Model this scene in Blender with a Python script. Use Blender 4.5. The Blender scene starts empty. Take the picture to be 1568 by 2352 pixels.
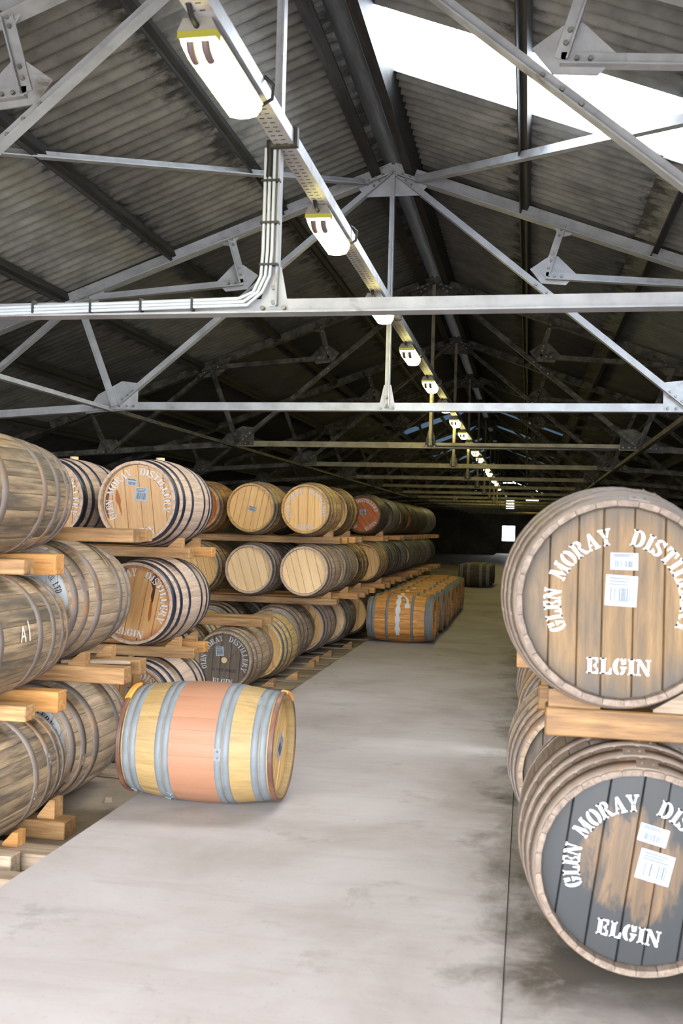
import bpy, bmesh, math, random
from mathutils import Vector, Matrix
R = random.Random(7)
PI = math.pi
S = bpy.context.scene
COL = S.collection

# ------------------------------------------------------------------ camera
def setup_camera():
    F, VP, SL, CX, CY = 2250.0, (1212.0, 1222.0), .027, 784.0, 1176.0
    d = Vector(((VP[0]-CX)/F, (VP[1]-CY)/F, 1)).normalized()
    e = Vector((1, SL, 0)); e = (e - d*e.dot(d)).normalized()
    u = e.cross(d)
    if u.y > 0: u = -u
    right = Vector((e.x, d.x, u.x)); up = -Vector((e.y, d.y, u.y)); fwd = Vector((e.z, d.z, u.z))
    m = Matrix((( right.x, up.x, -fwd.x, 0), (right.y, up.y, -fwd.y, 0), (right.z, up.z, -fwd.z, 1.6), (0, 0, 0, 1)))
    cd = bpy.data.cameras.new('camera'); c = bpy.data.objects.new('camera', cd); COL.objects.link(c)
    c.matrix_world = m
    cd.sensor_fit = 'VERTICAL'; cd.sensor_height = 24.0; cd.lens = F/2352*24.0
    cd.clip_start = .05; cd.clip_end = 300
    cd.dof.use_dof = True; cd.dof.focus_distance = 9.0; cd.dof.aperture_fstop = 2.2
    S.camera = c
setup_camera()

# ------------------------------------------------------------------ sky, daylight openings, exposure
RIDGE = -1.40
DOOR = (-6.0, 3.0, 3.2)          # open doorway behind the camera: x0, x1, height
FRONT_Y = -1.2
w = bpy.data.worlds.new('sky'); S.world = w; w.use_nodes = True
bg = w.node_tree.nodes['Background']; bg.inputs[0].default_value = (.93, .97, 1.0, 1); bg.inputs[1].default_value = 1.0
S.view_settings.view_transform = 'Standard'; S.view_settings.look = 'None'
S.view_settings.gamma = 1.0; S.view_settings.use_curve_mapping = False
S.view_settings.exposure = 4.7
S.cycles.diffuse_bounces = 1; S.cycles.max_bounces = 6
def portal(name, loc, rot, sx, sy):       # guides sky sampling through an opening, gives no light itself
    l = bpy.data.lights.new(name, 'AREA'); l.shape = 'RECTANGLE'; l.size = sx; l.size_y = sy
    l.cycles.is_portal = True
    o = bpy.data.objects.new(name, l); COL.objects.link(o); o.location = loc; o.rotation_euler = rot
portal('doorway_portal', ((DOOR[0]+DOOR[1])/2, FRONT_Y, DOOR[2]/2), (PI/2, 0, PI), DOOR[1]-DOOR[0], DOOR[2])
TAN = .375; ANG = math.atan(TAN); COS = math.cos(ANG)
SKY_Y = (6.65, 7.65)
for sgn, yy in ((1, sum(SKY_Y)/2),): portal('rooflight_portal', (RIDGE+3.6*sgn, yy, 5.30-.375*3.6+.05), (0, ANG*sgn, 0), 7.0, 1.0)
LAMP_STRENGTH = 1.35
LAMP_COLOUR = (1.0, .86, .30)

# ------------------------------------------------------------------ small helpers
def tag(o, label=None, cat=None, group=None, kind=None):
    if label: o['label'] = label
    if cat: o['category'] = cat
    if group: o['group'] = group
    if kind: o['kind'] = kind
    return o
def empty(name, loc=(0, 0, 0), rz=0.0):
    o = bpy.data.objects.new(name, None); COL.objects.link(o); o.location = loc; o.rotation_euler = (0, 0, rz)
    o.empty_display_size = .1
    return o
def link(name, me, mat=None, parent=None, loc=None, rot=None):
    o = bpy.data.objects.new(name, me); COL.objects.link(o)
    if parent: o.parent = parent
    if loc: o.location = loc
    if rot: o.rotation_euler = rot
    if mat:
        if not me.materials: me.materials.append(None)
        o.material_slots[0].link = 'OBJECT'; o.material_slots[0].material = mat
    return o
class MB:
    def __init__(s): s.v = []; s.f = []; s.sm = []
    def add(s, vs, fs, smooth=False):
        b = len(s.v); s.v += [tuple(v) for v in vs]; s.f += [tuple(i+b for i in f) for f in fs]; s.sm += [smooth]*len(fs)
    def box(s, x0, x1, y0, y1, z0, z1, M=None):
        vs = [Vector((x, y, z)) for x in (x0, x1) for y in (y0, y1) for z in (z0, z1)]
        if M: vs = [M @ v for v in vs]
        s.add(vs, [(0, 1, 3, 2), (4, 6, 7, 5), (0, 4, 5, 1), (2, 3, 7, 6), (0, 2, 6, 4), (1, 5, 7, 3)])
    def prism_xz(s, pts, y0, y1):            # polygon in XZ extruded along Y
        n = len(pts)
        s.add([(p[0], y0, p[1]) for p in pts]+[(p[0], y1, p[1]) for p in pts],
              [tuple(range(n)), tuple(range(2*n-1, n-1, -1))]+[((i+1) % n, i, n+i, n+(i+1) % n) for i in range(n)])
    def tube(s, pts, r, n=8):
        pts = [Vector(p) for p in pts]; rings = []
        for i, p in enumerate(pts):
            t = ((pts[min(i+1, len(pts)-1)]-pts[max(i-1, 0)])).normalized()
            a = t.orthogonal().normalized() if i == 0 else (prev - t*prev.dot(t)).normalized()
            prev = a; b = t.cross(a)
            rings.append([p+a*r*math.cos(2*PI*k/n)+b*r*math.sin(2*PI*k/n) for k in range(n)])
        vs = [v for q in rings for v in q]
        fs = [(i*n+k, i*n+(k+1) % n, (i+1)*n+(k+1) % n, (i+1)*n+k) for i in range(len(pts)-1) for k in range(n)]
        s.add(vs, fs, True); m = (len(pts)-1)*n
        s.add(rings[0], [tuple(range(n))]); s.add(rings[-1], [tuple(range(n))])
    def mesh(s, name):
        me = bpy.data.meshes.new(name); me.from_pydata(s.v, [], s.f); me.update()
        bm = bmesh.new(); bm.from_mesh(me)
        for f, sm in zip(bm.faces, s.sm): f.smooth = sm
        bmesh.ops.recalc_face_normals(bm, faces=bm.faces); bm.to_mesh(me); bm.free()
        return me
    def build(s, name, mat, parent=None, loc=None, rot=None):
        return link(name, s.mesh(name), mat, parent, loc, rot)

# ------------------------------------------------------------------ materials
class NT:
    def __init__(s, name):
        s.m = bpy.data.materials.new(name); s.m.use_nodes = True; s.t = s.m.node_tree; s.b = s.t.nodes['Principled BSDF']
    def n(s, ty, **kw):
        n = s.t.nodes.new(ty)
        for k, v in kw.items():
            if isinstance(k, str) and hasattr(n, k): setattr(n, k, v)
        return n
    def l(s, a, b): s.t.links.new(a, b)
    def math(s, op, a, b=None, clamp=False):
        n = s.n('ShaderNodeMath', operation=op); n.use_clamp = clamp
        for i, v in enumerate((a, b)):
            if v is None: continue
            if isinstance(v, (int, float)): n.inputs[i].default_value = v
            else: s.l(v, n.inputs[i])
        return n.outputs[0]
    def mix(s, f, a, b, mode='MIX'):
        n = s.n('ShaderNodeMix', data_type='RGBA', blend_type=mode)
        for i, v in ((0, f), (6, a), (7, b)):
            if isinstance(v, (int, float)): n.inputs[i].default_value = v
            elif isinstance(v, tuple): n.inputs[i].default_value = (*v, 1)
            else: s.l(v, n.inputs[i])
        return n.outputs[2]
    def ramp(s, f, stops):
        n = s.n('ShaderNodeValToRGB'); cr = n.color_ramp
        while len(cr.elements) > len(stops): cr.elements.remove(cr.elements[-1])
        while len(cr.elements) < len(stops): cr.elements.new(.5)
        for e, (p, c) in zip(cr.elements, stops):
            e.position = p; e.color = (*c, 1) if isinstance(c, tuple) else (c, c, c, 1)
        s.l(f, n.inputs[0]); return n.outputs[0]
    def coords(s, scale, rnd=0.0, kind='Object'):
        tc = s.n('ShaderNodeTexCoord'); mp = s.n('ShaderNodeMapping'); mp.inputs['Scale'].default_value = scale
        src = tc.outputs[kind]
        if rnd:
            oi = s.n('ShaderNodeObjectInfo'); c = s.n('ShaderNodeCombineXYZ'); r = s.math('MULTIPLY', oi.outputs['Random'], rnd)
            s.l(r, c.inputs[0]); s.l(r, c.inputs[2]); s.l(s.math('MULTIPLY', r, 1.7), c.inputs[1])
            va = s.n('ShaderNodeVectorMath', operation='ADD'); s.l(src, va.inputs[0]); s.l(c.outputs[0], va.inputs[1]); src = va.outputs[0]
        s.l(src, mp.inputs[0]); return mp.outputs[0]
    def noise(s, vec, scale=1.0, detail=4, rough=.55, dist=0.0):
        n = s.n('ShaderNodeTexNoise'); n.inputs['Scale'].default_value = scale; n.inputs['Detail'].default_value = detail
        n.inputs['Roughness'].default_value = rough; n.inputs['Distortion'].default_value = dist
        s.l(vec, n.inputs['Vector']); return n.outputs['Fac']
    def bump(s, h, strength=.2, dist=.01):
        n = s.n('ShaderNodeBump'); n.inputs['Strength'].default_value = strength; n.inputs['Distance'].default_value = dist
        s.l(h, n.inputs['Height']); s.l(n.outputs[0], s.b.inputs['Normal'])
    def col(s, c):
        if isinstance(c, tuple): s.b.inputs['Base Color'].default_value = (*c, 1)
        else: s.l(c, s.b.inputs['Base Color'])
    def rough(s, v): s.b.inputs['Roughness'].default_value = v

def srgb(r, g, b): return tuple((c/255/12.92 if c/255 <= .04045 else ((c/255+.055)/1.055)**2.4) for c in (r, g, b))

def wood(name, light, mid, dark, stain=None, stain_amt=.0, axis='Y', var=.35, rough=.62, band=None, stain_scale=4.0, grain=1.0, edge=None, soft=1.0):
    t = NT(name)
    sc = {'Y': (22, 1.6, 22), 'Z': (22, 22, 1.6), 'X': (1.6, 22, 22)}[axis]
    v = t.coords(sc, 37.0); g = t.noise(v, 1.6*grain, 6, .62, .6)
    c = t.ramp(g, [(.5-.22*soft, dark), (.50, mid), (.5+.20*soft, light)])
    fine = t.noise(t.coords(tuple(k*4 for k in sc), 11.0), 2.0, 3, .6)
    c = t.mix(t.math('MULTIPLY', t.math('SUBTRACT', fine, .45, True), 1.6), c, dark)
    if band:
        tc = t.n('ShaderNodeTexCoord'); sp = t.n('ShaderNodeSeparateXYZ'); t.l(tc.outputs['Object'], sp.inputs[0])
        wob = t.math('MULTIPLY', t.math('SUBTRACT', t.noise(t.coords((9, 9, 9), 5.0), 1, 2), .5), .01)
        ay = t.math('ABSOLUTE', t.math('ADD', sp.outputs[1], wob))
        f = t.math('SUBTRACT', 1.0, t.math('GREATER_THAN', ay, band[0]))
        c = t.mix(t.math('MULTIPLY', f, band[2]), c, band[1])
    if stain:
        bs = tuple(k*.13*stain_scale/4+.6 for k in sc)
        s1 = t.noise(t.coords(bs, 61.0), 1.3, 5, .6, .4)
        f = t.ramp(s1, [(.60-.28*stain_amt, 0.0), (.74-.2*stain_amt, 1.0)])
        c = t.mix(t.math('MULTIPLY', f, min(1., .35+.65*stain_amt)), c, stain)
    if edge:      # grime or paint left around the rim of a head: (colour, start radius, full radius, amount, raggedness)
        tc = t.n('ShaderNodeTexCoord'); sp = t.n('ShaderNodeSeparateXYZ'); t.l(tc.outputs['Object'], sp.inputs[0])
        rr = t.math('SQRT', t.math('ADD', t.math('MULTIPLY', sp.outputs[0], sp.outputs[0]), t.math('MULTIPLY', sp.outputs[2], sp.outputs[2])))
        nz = t.math('MULTIPLY', t.math('SUBTRACT', t.noise(t.coords((9, 9, 3.5), 0), 1.0, 6, .65, .5), .5), edge[4])
        ff = t.math('DIVIDE', t.math('SUBTRACT', t.math('ADD', rr, nz), edge[1]), edge[2]-edge[1], True)
        c = t.mix(t.math('MULTIPLY', ff, edge[3]), c, edge[0])
    oi = t.n('ShaderNodeObjectInfo'); hs = t.n('ShaderNodeHueSaturation')
    t.l(c, hs.inputs['Color']); t.l(t.math('ADD', t.math('MULTIPLY', oi.outputs['Random'], var), 1-var*.5), hs.inputs['Value'])
    hs.inputs['Saturation'].default_value = 1.0
    t.col(hs.outputs[0]); t.rough(rough); t.bump(g, .18, .004)
    return t.m

def metal(name, c1, c2, rust=None, rust_amt=0.0, rough=.5, metallic=0.0, scale=6.0):
    t = NT(name); v = t.coords((1, 1, 1), 9.0)
    c = t.ramp(t.noise(v, scale, 5, .6), [(.35, c2), (.62, c1)])
    if rust:
        f = t.ramp(t.noise(v, scale*.7, 6, .65, .5), [(.62-.3*rust_amt, 0.0), (.75-.25*rust_amt, 1.0)])
        c = t.mix(f, c, rust)
    t.col(c); t.rough(rough); t.b.inputs['Metallic'].default_value = metallic
    t.bump(t.noise(v, scale*6, 3), .08, .003)
    return t.m
def plain(name, c, rough=.7):
    t = NT(name); v = t.coords((1, 1, 1), 3.0)
    t.col(t.ramp(t.noise(v, 14, 4), [(.3, tuple(k*.85 for k in c)), (.7, c)])); t.rough(rough); return t.m
def emit(name, c, s):
    m = bpy.data.materials.new(name); m.use_nodes = True; nt = m.node_tree
    nt.nodes.remove(nt.nodes['Principled BSDF']); e = nt.nodes.new('ShaderNodeEmission')
    e.inputs[0].default_value = (*c, 1); e.inputs[1].default_value = s
    nt.links.new(e.outputs[0], nt.nodes['Material Output'].inputs[0]); return m

M = {}
# cask woods
GREYW = dict(light=srgb(192, 164, 130), mid=srgb(156, 132, 104), dark=srgb(80, 70, 60), stain=srgb(46, 46, 47))
M['weathered'] = wood('weathered_oak', **GREYW, stain_amt=.54, var=.42, stain_scale=7)
M['greybrown'] = wood('grey_brown_oak', srgb(184, 160, 134), srgb(160, 137, 112), srgb(116, 97, 80), srgb(74, 66, 58), .2, var=.22)
M['pinkoak'] = wood('pale_pinkish_oak', srgb(206, 182, 164), srgb(188, 163, 144), srgb(150, 122, 104), srgb(134, 104, 86), .12, var=.12, soft=1.2)
M['golden'] = wood('golden_oak', srgb(212, 176, 118), srgb(190, 150, 92), srgb(140, 102, 58), srgb(120, 88, 52), .15, var=.25)
M['yellow'] = wood('yellow_oak', srgb(216, 186, 128), srgb(198, 164, 104), srgb(160, 128, 78), srgb(150, 112, 66), .12, var=.16)
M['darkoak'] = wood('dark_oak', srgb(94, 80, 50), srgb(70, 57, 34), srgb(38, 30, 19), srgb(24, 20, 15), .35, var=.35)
M['amber'] = wood('amber_oak', srgb(222, 168, 96), srgb(200, 138, 66), srgb(140, 88, 40), srgb(104, 62, 30), .3, var=.25)
M['wine'] = wood('wine_barrel_oak', srgb(160, 137, 95), srgb(150, 124, 80), srgb(126, 98, 60), srgb(98, 72, 40), .16, var=.08, band=(.140, srgb(144, 98, 78), .85), stain_scale=7, soft=1.4)
M['butt'] = wood('brown_butt_oak', srgb(130, 114, 101), srgb(110, 94, 82), srgb(74, 61, 53), srgb(52, 47, 44), .22, var=.18)
# heads (grain runs up local Z)
M['h_pale'] = wood('pale_head_oak', srgb(242, 210, 168), srgb(236, 200, 152), srgb(218, 176, 126), srgb(196, 142, 90), .04, 'Z', .06, soft=1.5)
M['h_lettered'] = wood('pale_lettered_head_oak', srgb(206, 170, 128), srgb(196, 156, 112), srgb(176, 132, 88), srgb(166, 112, 66), .05, 'Z', .06, soft=1.5)
M['h_honey'] = wood('honey_head_oak', srgb(236, 194, 134), srgb(224, 178, 116), srgb(196, 146, 88), srgb(168, 116, 66), .10, 'Z', .09, soft=1.4)
M['h_stained'] = wood('stained_head_oak', srgb(206, 164, 114), srgb(196, 148, 96), srgb(170, 120, 70), srgb(150, 86, 40), .16, 'Z', .09, stain_scale=2.6, soft=1.4, edge=(srgb(140, 66, 34), .235, .275, .6, .10))
M['h_butt'] = wood('brown_head_oak', srgb(124, 95, 56), srgb(103, 78, 45), srgb(70, 53, 32), srgb(48, 46, 44), .2, 'Z', .2, stain_scale=2.2, edge=(srgb(46, 47, 48), .24, .34, .75, .20))
M['h_black'] = wood('black_painted_head', srgb(104, 80, 56), srgb(82, 64, 46), srgb(52, 43, 35), srgb(140, 90, 36), .18, 'Z', .16, rough=.42, stain_scale=2.0, edge=(srgb(28, 32, 36), .15, .20, .95, .50))
M['h_dark'] = wood('dark_brown_head', srgb(120, 104, 90), srgb(100, 87, 76), srgb(74, 64, 56), srgb(56, 50, 46), .2, 'Z', .12, soft=1.4)
M['h_red'] = wood('reddish_head_oak', srgb(200, 122, 60), srgb(178, 98, 44), srgb(130, 66, 28), srgb(110, 52, 22), .2, 'Z', .15)
M['h_white'] = plain('white_painted_head', srgb(210, 212, 216), .6)
M['h_wine'] = wood('wine_head_oak', srgb(218, 184, 126), srgb(202, 164, 106), srgb(166, 122, 74), srgb(150, 100, 54), .1, 'Z', .1)
# hoops
M['rusty'] = metal('rusty_hoop_steel', srgb(132, 120, 114), srgb(104, 94, 90), srgb(158, 112, 66), .30, .6, .1, 4)
M['navy'] = metal('dark_blue_hoop_steel', srgb(52, 56, 72), srgb(34, 38, 52), srgb(70, 66, 72), .12, .38, .3)
M['greyhoop'] = metal('grey_hoop_steel', srgb(134, 134, 136), srgb(100, 98, 98), srgb(120, 100, 84), .22, .45, .35)
M['galv'] = metal('galvanised_hoop_steel', srgb(112, 117, 122), srgb(98, 103, 109), None, 0, .6, 0.0, 7)
M['darkhoop'] = metal('dark_hoop_steel', srgb(70, 66, 60), srgb(44, 42, 40), srgb(84, 66, 46), .25, .45, .3)
M['butthoop'] = metal('brown_hoop_steel', srgb(122, 108, 97), srgb(102, 88, 78), srgb(124, 84, 52), .16, .6, 0, 5)
M['chimeband'] = metal('dark_red_brown_band', srgb(110, 74, 58), srgb(64, 42, 36), srgb(150, 96, 60), .3, .5, 0)
M['orange'] = plain('orange_band_end', srgb(232, 150, 62), .5)
# print
M['paint'] = plain('white_stencil_paint', srgb(206, 206, 212), .7)
M['ink'] = plain('black_stencil_paint', srgb(34, 36, 46), .7)
M['paper'] = plain('white_label_paper', srgb(160, 168, 182), .5)
M['bars'] = plain('barcode_ink', srgb(36, 42, 56), .6)
M['chalk'] = plain('chalk_mark', srgb(226, 222, 214), .9)
M['cork'] = plain('bung_wood', srgb(224, 192, 146), .7)
# timber
M['plank'] = wood('dunnage_timber', srgb(190, 150, 104), srgb(162, 122, 80), srgb(110, 80, 50), srgb(76, 60, 46), .22, 'X', .4)
M['beam'] = wood('golden_beam_timber', srgb(146, 110, 66), srgb(120, 86, 48), srgb(78, 54, 30), srgb(44, 36, 28), .22, 'X', .3)
M['plank_new'] = wood('fresh_timber', srgb(208, 160, 100), srgb(188, 134, 76), srgb(148, 98, 50), None, 0, 'X', .25)
M['runner'] = wood('dusty_timber', srgb(178, 158, 136), srgb(150, 130, 110), srgb(104, 88, 72), srgb(80, 68, 56), .2, 'X', .25)
M['darkbeam'] = wood('dark_purlin', srgb(64, 62, 60), srgb(46, 45, 45), srgb(26, 26, 27), srgb(18, 18, 18), .3, 'Y', .2)
# steel
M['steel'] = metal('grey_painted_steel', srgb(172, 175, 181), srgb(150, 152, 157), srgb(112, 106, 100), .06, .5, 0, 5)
M['steel_tan'] = metal('tan_painted_steel', srgb(146, 138, 112), srgb(118, 110, 88), srgb(70, 62, 50), .12, .6, 0, 6)  # paler tan steel for the far chords and hangers
M['steel_dirty_shaded'] = metal('dirty_shaded_painted_steel', srgb(96, 92, 84), srgb(46, 44, 40), srgb(28, 27, 25), .40, .7, 0, 8)  # mottled grime, darkened further to put the far bays' shade into the colour
M['bolt'] = metal('bolt_steel', srgb(150, 148, 146), srgb(112, 110, 108), None, 0, .5, .2)
M['track'] = metal('white_steel_channel', srgb(190, 190, 194), srgb(164, 162, 162), srgb(150, 130, 110), .08, .42, 0, 9)
M['black'] = plain('black_rubber', (.02, .02, .022), .5)
M['conduit'] = plain('white_conduit_plastic', srgb(196, 204, 214), .4)
M['lamp'] = emit('lit_lamp_diffuser', LAMP_COLOUR, LAMP_STRENGTH)
M['lampbody'] = plain('grey_lamp_tray', srgb(150, 146, 138), .5)
M['lampcap'] = plain('lamp_holder_plastic', srgb(120, 104, 108), .5)
M['lampend'] = emit('lit_yellowed_diffuser_end', (.8, .72, .12), .022)
M['sign'] = plain('green_sign', srgb(20, 66, 40), .5)

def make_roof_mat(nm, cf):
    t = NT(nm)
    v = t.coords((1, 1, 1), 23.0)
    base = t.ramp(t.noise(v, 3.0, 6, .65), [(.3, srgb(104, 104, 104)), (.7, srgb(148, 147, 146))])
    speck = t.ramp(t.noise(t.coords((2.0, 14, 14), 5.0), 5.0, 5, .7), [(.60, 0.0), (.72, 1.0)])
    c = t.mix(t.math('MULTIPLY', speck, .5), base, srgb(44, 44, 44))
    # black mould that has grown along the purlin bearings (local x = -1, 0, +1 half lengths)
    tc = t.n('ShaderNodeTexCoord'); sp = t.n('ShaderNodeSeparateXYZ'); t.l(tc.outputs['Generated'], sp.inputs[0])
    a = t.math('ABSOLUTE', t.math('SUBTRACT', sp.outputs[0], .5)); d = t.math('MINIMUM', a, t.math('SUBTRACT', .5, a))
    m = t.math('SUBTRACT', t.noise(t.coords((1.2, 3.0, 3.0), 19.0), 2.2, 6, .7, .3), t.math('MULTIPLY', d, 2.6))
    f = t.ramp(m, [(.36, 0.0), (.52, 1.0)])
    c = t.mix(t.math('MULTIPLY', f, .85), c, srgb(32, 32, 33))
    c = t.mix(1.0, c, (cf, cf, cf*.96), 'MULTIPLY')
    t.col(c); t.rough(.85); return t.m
M['roof'] = make_roof_mat('grey_cement_roof_sheet', 1.0); M['roof_shaded'] = make_roof_mat('shaded_roof_sheet', .50); M['roof_deep_shade'] = make_roof_mat('deep_shade_roof_sheet', .2)  # deeper bays get darker copies: their shade is put into the sheet colour
def make_rooflight_mat(name, clear, tint):
    m = bpy.data.materials.new(name); m.use_nodes = True; nt = m.node_tree; nt.nodes.remove(nt.nodes['Principled BSDF'])
    a = nt.nodes.new('ShaderNodeBsdfTransparent'); b = nt.nodes.new('ShaderNodeBsdfTranslucent'); mx = nt.nodes.new('ShaderNodeMixShader')
    a.inputs[0].default_value = (*tint, 1); b.inputs[0].default_value = (*tint, 1); mx.inputs[0].default_value = 1-clear
    nt.links.new(a.outputs[0], mx.inputs[1]); nt.links.new(b.outputs[0], mx.inputs[2]); nt.links.new(mx.outputs[0], nt.nodes['Material Output'].inputs[0])
    return m
M['rooflight'] = make_rooflight_mat('clear_rooflight_sheet', .92, (.95, .97, 1.0))
M['rooflight_dirty'] = make_rooflight_mat('dirty_rooflight_sheet', .25, (.07, .09, .11))
def make_floor_mat(name, l, m_, d, dirt, amt, dirt_shade_zone=False):
    t = NT(name); v = t.coords((1, 1, 1))
    n1 = t.noise(v, .9, 6, .62, .3); c = t.ramp(n1, [(.30, d), (.50, m_), (.68, l)])
    streak = t.noise(t.coords((.7, 5.0, 1)), 1.6, 5, .6, .8)
    c = t.mix(t.math('MULTIPLY', t.ramp(streak, [(.50, 0.0), (.72, 1.0)]), .35), c, d)
    f = t.ramp(t.noise(v, 2.3, 7, .72, .4), [(.60-.2*amt, 0.0), (.74-.15*amt, 1.0)])
    c = t.mix(t.math('MULTIPLY', f, .55), c, dirt)
    sp = t.ramp(t.noise(v, 46, 3, .6), [(.62, 0.0), (.74, 1.0)])
    c = t.mix(t.math('MULTIPLY', sp, .35), c, dirt)
    if dirt_shade_zone:      # trodden earth along the right stacks, darkened to paint in the casks' shadow
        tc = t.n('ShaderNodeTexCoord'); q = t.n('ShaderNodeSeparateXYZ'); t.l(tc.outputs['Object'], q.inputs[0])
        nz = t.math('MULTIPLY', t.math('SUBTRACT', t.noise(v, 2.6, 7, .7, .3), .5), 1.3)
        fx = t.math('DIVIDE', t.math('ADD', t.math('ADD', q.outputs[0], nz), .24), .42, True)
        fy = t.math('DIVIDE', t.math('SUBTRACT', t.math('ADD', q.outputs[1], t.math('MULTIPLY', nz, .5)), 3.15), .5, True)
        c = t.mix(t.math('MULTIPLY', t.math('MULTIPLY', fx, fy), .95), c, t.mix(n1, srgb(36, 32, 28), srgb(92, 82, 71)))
    t.col(c); t.rough(.72); t.bump(t.noise(v, 30, 5, .6), .12, .004); return t.m
M['concrete'] = make_floor_mat('dusty_concrete', srgb(174, 166, 165), srgb(164, 155, 152), srgb(144, 134, 129), srgb(112, 102, 95), .08, dirt_shade_zone=True)
M['earth'] = make_floor_mat('dusty_earth', srgb(160, 144, 127), srgb(134, 119, 104), srgb(104, 91, 78), srgb(70, 61, 52), .45)
M['wall'] = make_floor_mat('dark_stone_wall', srgb(104, 98, 90), srgb(82, 78, 72), srgb(58, 55, 52), srgb(40, 38, 36), .4)

# ------------------------------------------------------------------ setting: floor, walls, roof
END_Y = 72.0; WL, WR, EAVE = RIDGE-7.3, RIDGE+7.3, 5.30-TAN*7.3
PX0, PX1, EL, ER = -2.21, -.05, -.15, -.03     # concrete path edges, earth levels left and right
b = MB(); b.box(-70, 70, -90, FRONT_Y-6, -.45, -.02); tag(b.build('ground', plain('dark_yard_tarmac', srgb(118, 116, 112), .8)), kind='structure')
fl = tag(empty('floor'), kind='structure')
b = MB(); b.box(PX0, PX1, FRONT_Y-6, END_Y, -.3, 0)
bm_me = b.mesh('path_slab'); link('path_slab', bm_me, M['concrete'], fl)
b = MB(); b.box(PX1-.05, PX1+.05, FRONT_Y-6, END_Y, -.4, -.05); b.build('joint_filler', M['earth'], fl)
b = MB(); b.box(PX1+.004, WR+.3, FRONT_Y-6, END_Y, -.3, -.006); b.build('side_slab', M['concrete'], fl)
b = MB(); b.box(WL-.3, PX0-.001, FRONT_Y-6, END_Y, -.5, EL); b.build('earth_bed', M['earth'], fl)
for nm, x0, x1 in (('wall_left', WL-.35, WL), ('wall_right', WR, WR+.35)):
    b = MB(); b.box(x0, x1, FRONT_Y, END_Y, -.5, EAVE+.02); tag(b.build(nm, M['wall']), kind='structure')
def roofz(x): return 5.30-TAN*abs(x-RIDGE)
b = MB()
b.prism_xz([(WL, -.5), (DOOR[0], -.5), (DOOR[0], roofz(DOOR[0])), (WL, EAVE)], FRONT_Y-.35, FRONT_Y)
b.prism_xz([(DOOR[1], -.5), (WR, -.5), (WR, EAVE), (DOOR[1], roofz(DOOR[1]))], FRONT_Y-.35, FRONT_Y)
b.prism_xz([(DOOR[0], DOOR[2]), (DOOR[1], DOOR[2]), (DOOR[1], roofz(DOOR[1])), (RIDGE, 5.3), (DOOR[0], roofz(DOOR[0]))], FRONT_Y-.35, FRONT_Y)
tag(b.build('wall_front', M['wall']), kind='structure')
# far gable with a door light and a small gable window
w1 = (-1.84, -.92, .90, 2.02); w2 = (-1.60, -1.02, 3.14, 3.86)
b = MB(); y0, y1 = END_Y, END_Y+.3
b.prism_xz([(WL, -.5), (w1[0], -.5), (w1[0], roofz(w1[0])), (WL, EAVE)], y0, y1)
b.prism_xz([(w1[1], -.5), (WR, -.5), (WR, EAVE), (w1[1], roofz(w1[1]))], y0, y1)
b.box(w1[0], w1[1], y0, y1, -.5, w1[2]); b.box(w1[0], w1[1], y0, y1, w1[3], w2[2])
b.box(w1[0], w2[0], y0, y1, w2[2], w2[3]); b.box(w2[1], w1[1], y0, y1, w2[2], w2[3]); b.box(w1[0], w1[1], y0, y1, w2[3], 5.1)
tag(b.build('wall_back', M['wall']), kind='structure')
def glazed(name, q, nx, nz):
    e_ = tag(empty(name, ((q[0]+q[1])/2, END_Y, q[2])), kind='structure')
    wx, hz = q[1]-q[0], q[3]-q[2]; f = MB()
    for i in range(nx+1): x = -wx/2+wx*i/nx; f.box(x-.02, x+.02, .05, .12, 0, hz)
    for j in range(nz+1): z = hz*j/nz; f.box(-wx/2, wx/2, .05, .12, z-.02, z+.02)
    f.build('window_frame', M['steel_dirty_shaded'], e_)
    for i in range(nx):
        for j in range(nz):
            p = MB(); p.box(-wx/2+wx*i/nx+.02, -wx/2+wx*(i+1)/nx-.02, .08, .086, hz*j/nz+.02, hz*(j+1)/nz-.02)
            p.build('pane', M['rooflight'], e_)
glazed('window_1', w1, 1, 2); glazed('window_2', w2, 3, 4)

roof = tag(empty('ceiling'), kind='structure')
PITCH, AMP = 1/7, .024
def sheet_mesh(name, length, nc=7):
    b = MB(); n = nc*8+1; vs = []
    for zt in (0, .008):
        for x in (-length/2, length/2):
            for i in range(n):
                y = -nc*PITCH/2+nc*PITCH*i/(n-1)
                vs.append((x, y, AMP*math.cos(2*PI*y/PITCH)+zt))
    q = lambda s, e, i: s*2*n+e*n+i
    fs = []
    for i in range(n-1):
        fs += [(q(0, 0, i), q(0, 1, i), q(0, 1, i+1), q(0, 0, i+1)), (q(1, 0, i), q(1, 0, i+1), q(1, 1, i+1), q(1, 1, i)),
               (q(0, 0, i), q(0, 0, i+1), q(1, 0, i+1), q(1, 0, i)), (q(0, 1, i), q(1, 1, i), q(1, 1, i+1), q(0, 1, i+1))]
    b.add(vs, fs, True); return b.mesh(name)
SEGS = [(.12, 2.40), (2.34, 4.86), (4.80, 7.45)]
SHEET = [sheet_mesh('roof_sheet', (x1-x0)/COS) for x0, x1 in SEGS]
def place_sheet(me, name, mat, side, k, seg, dz=0.0):
    x0, x1 = SEGS[seg]; xm = (x0+x1)/2
    o = link(name, me, mat, roof, (RIDGE+side*xm, SKY_Y[0]+.5+k, 5.36-TAN*xm-dz-.014*seg), (0, ANG if side > 0 else -ANG, 0))
    return o
FAR_LIGHTS = {}
for k in (22, 27, 31, 36, 40, 45, 49, 54): FAR_LIGHTS[k] = 1
def far_glazed(side, k): return k in FAR_LIGHTS
rest = {}
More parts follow.
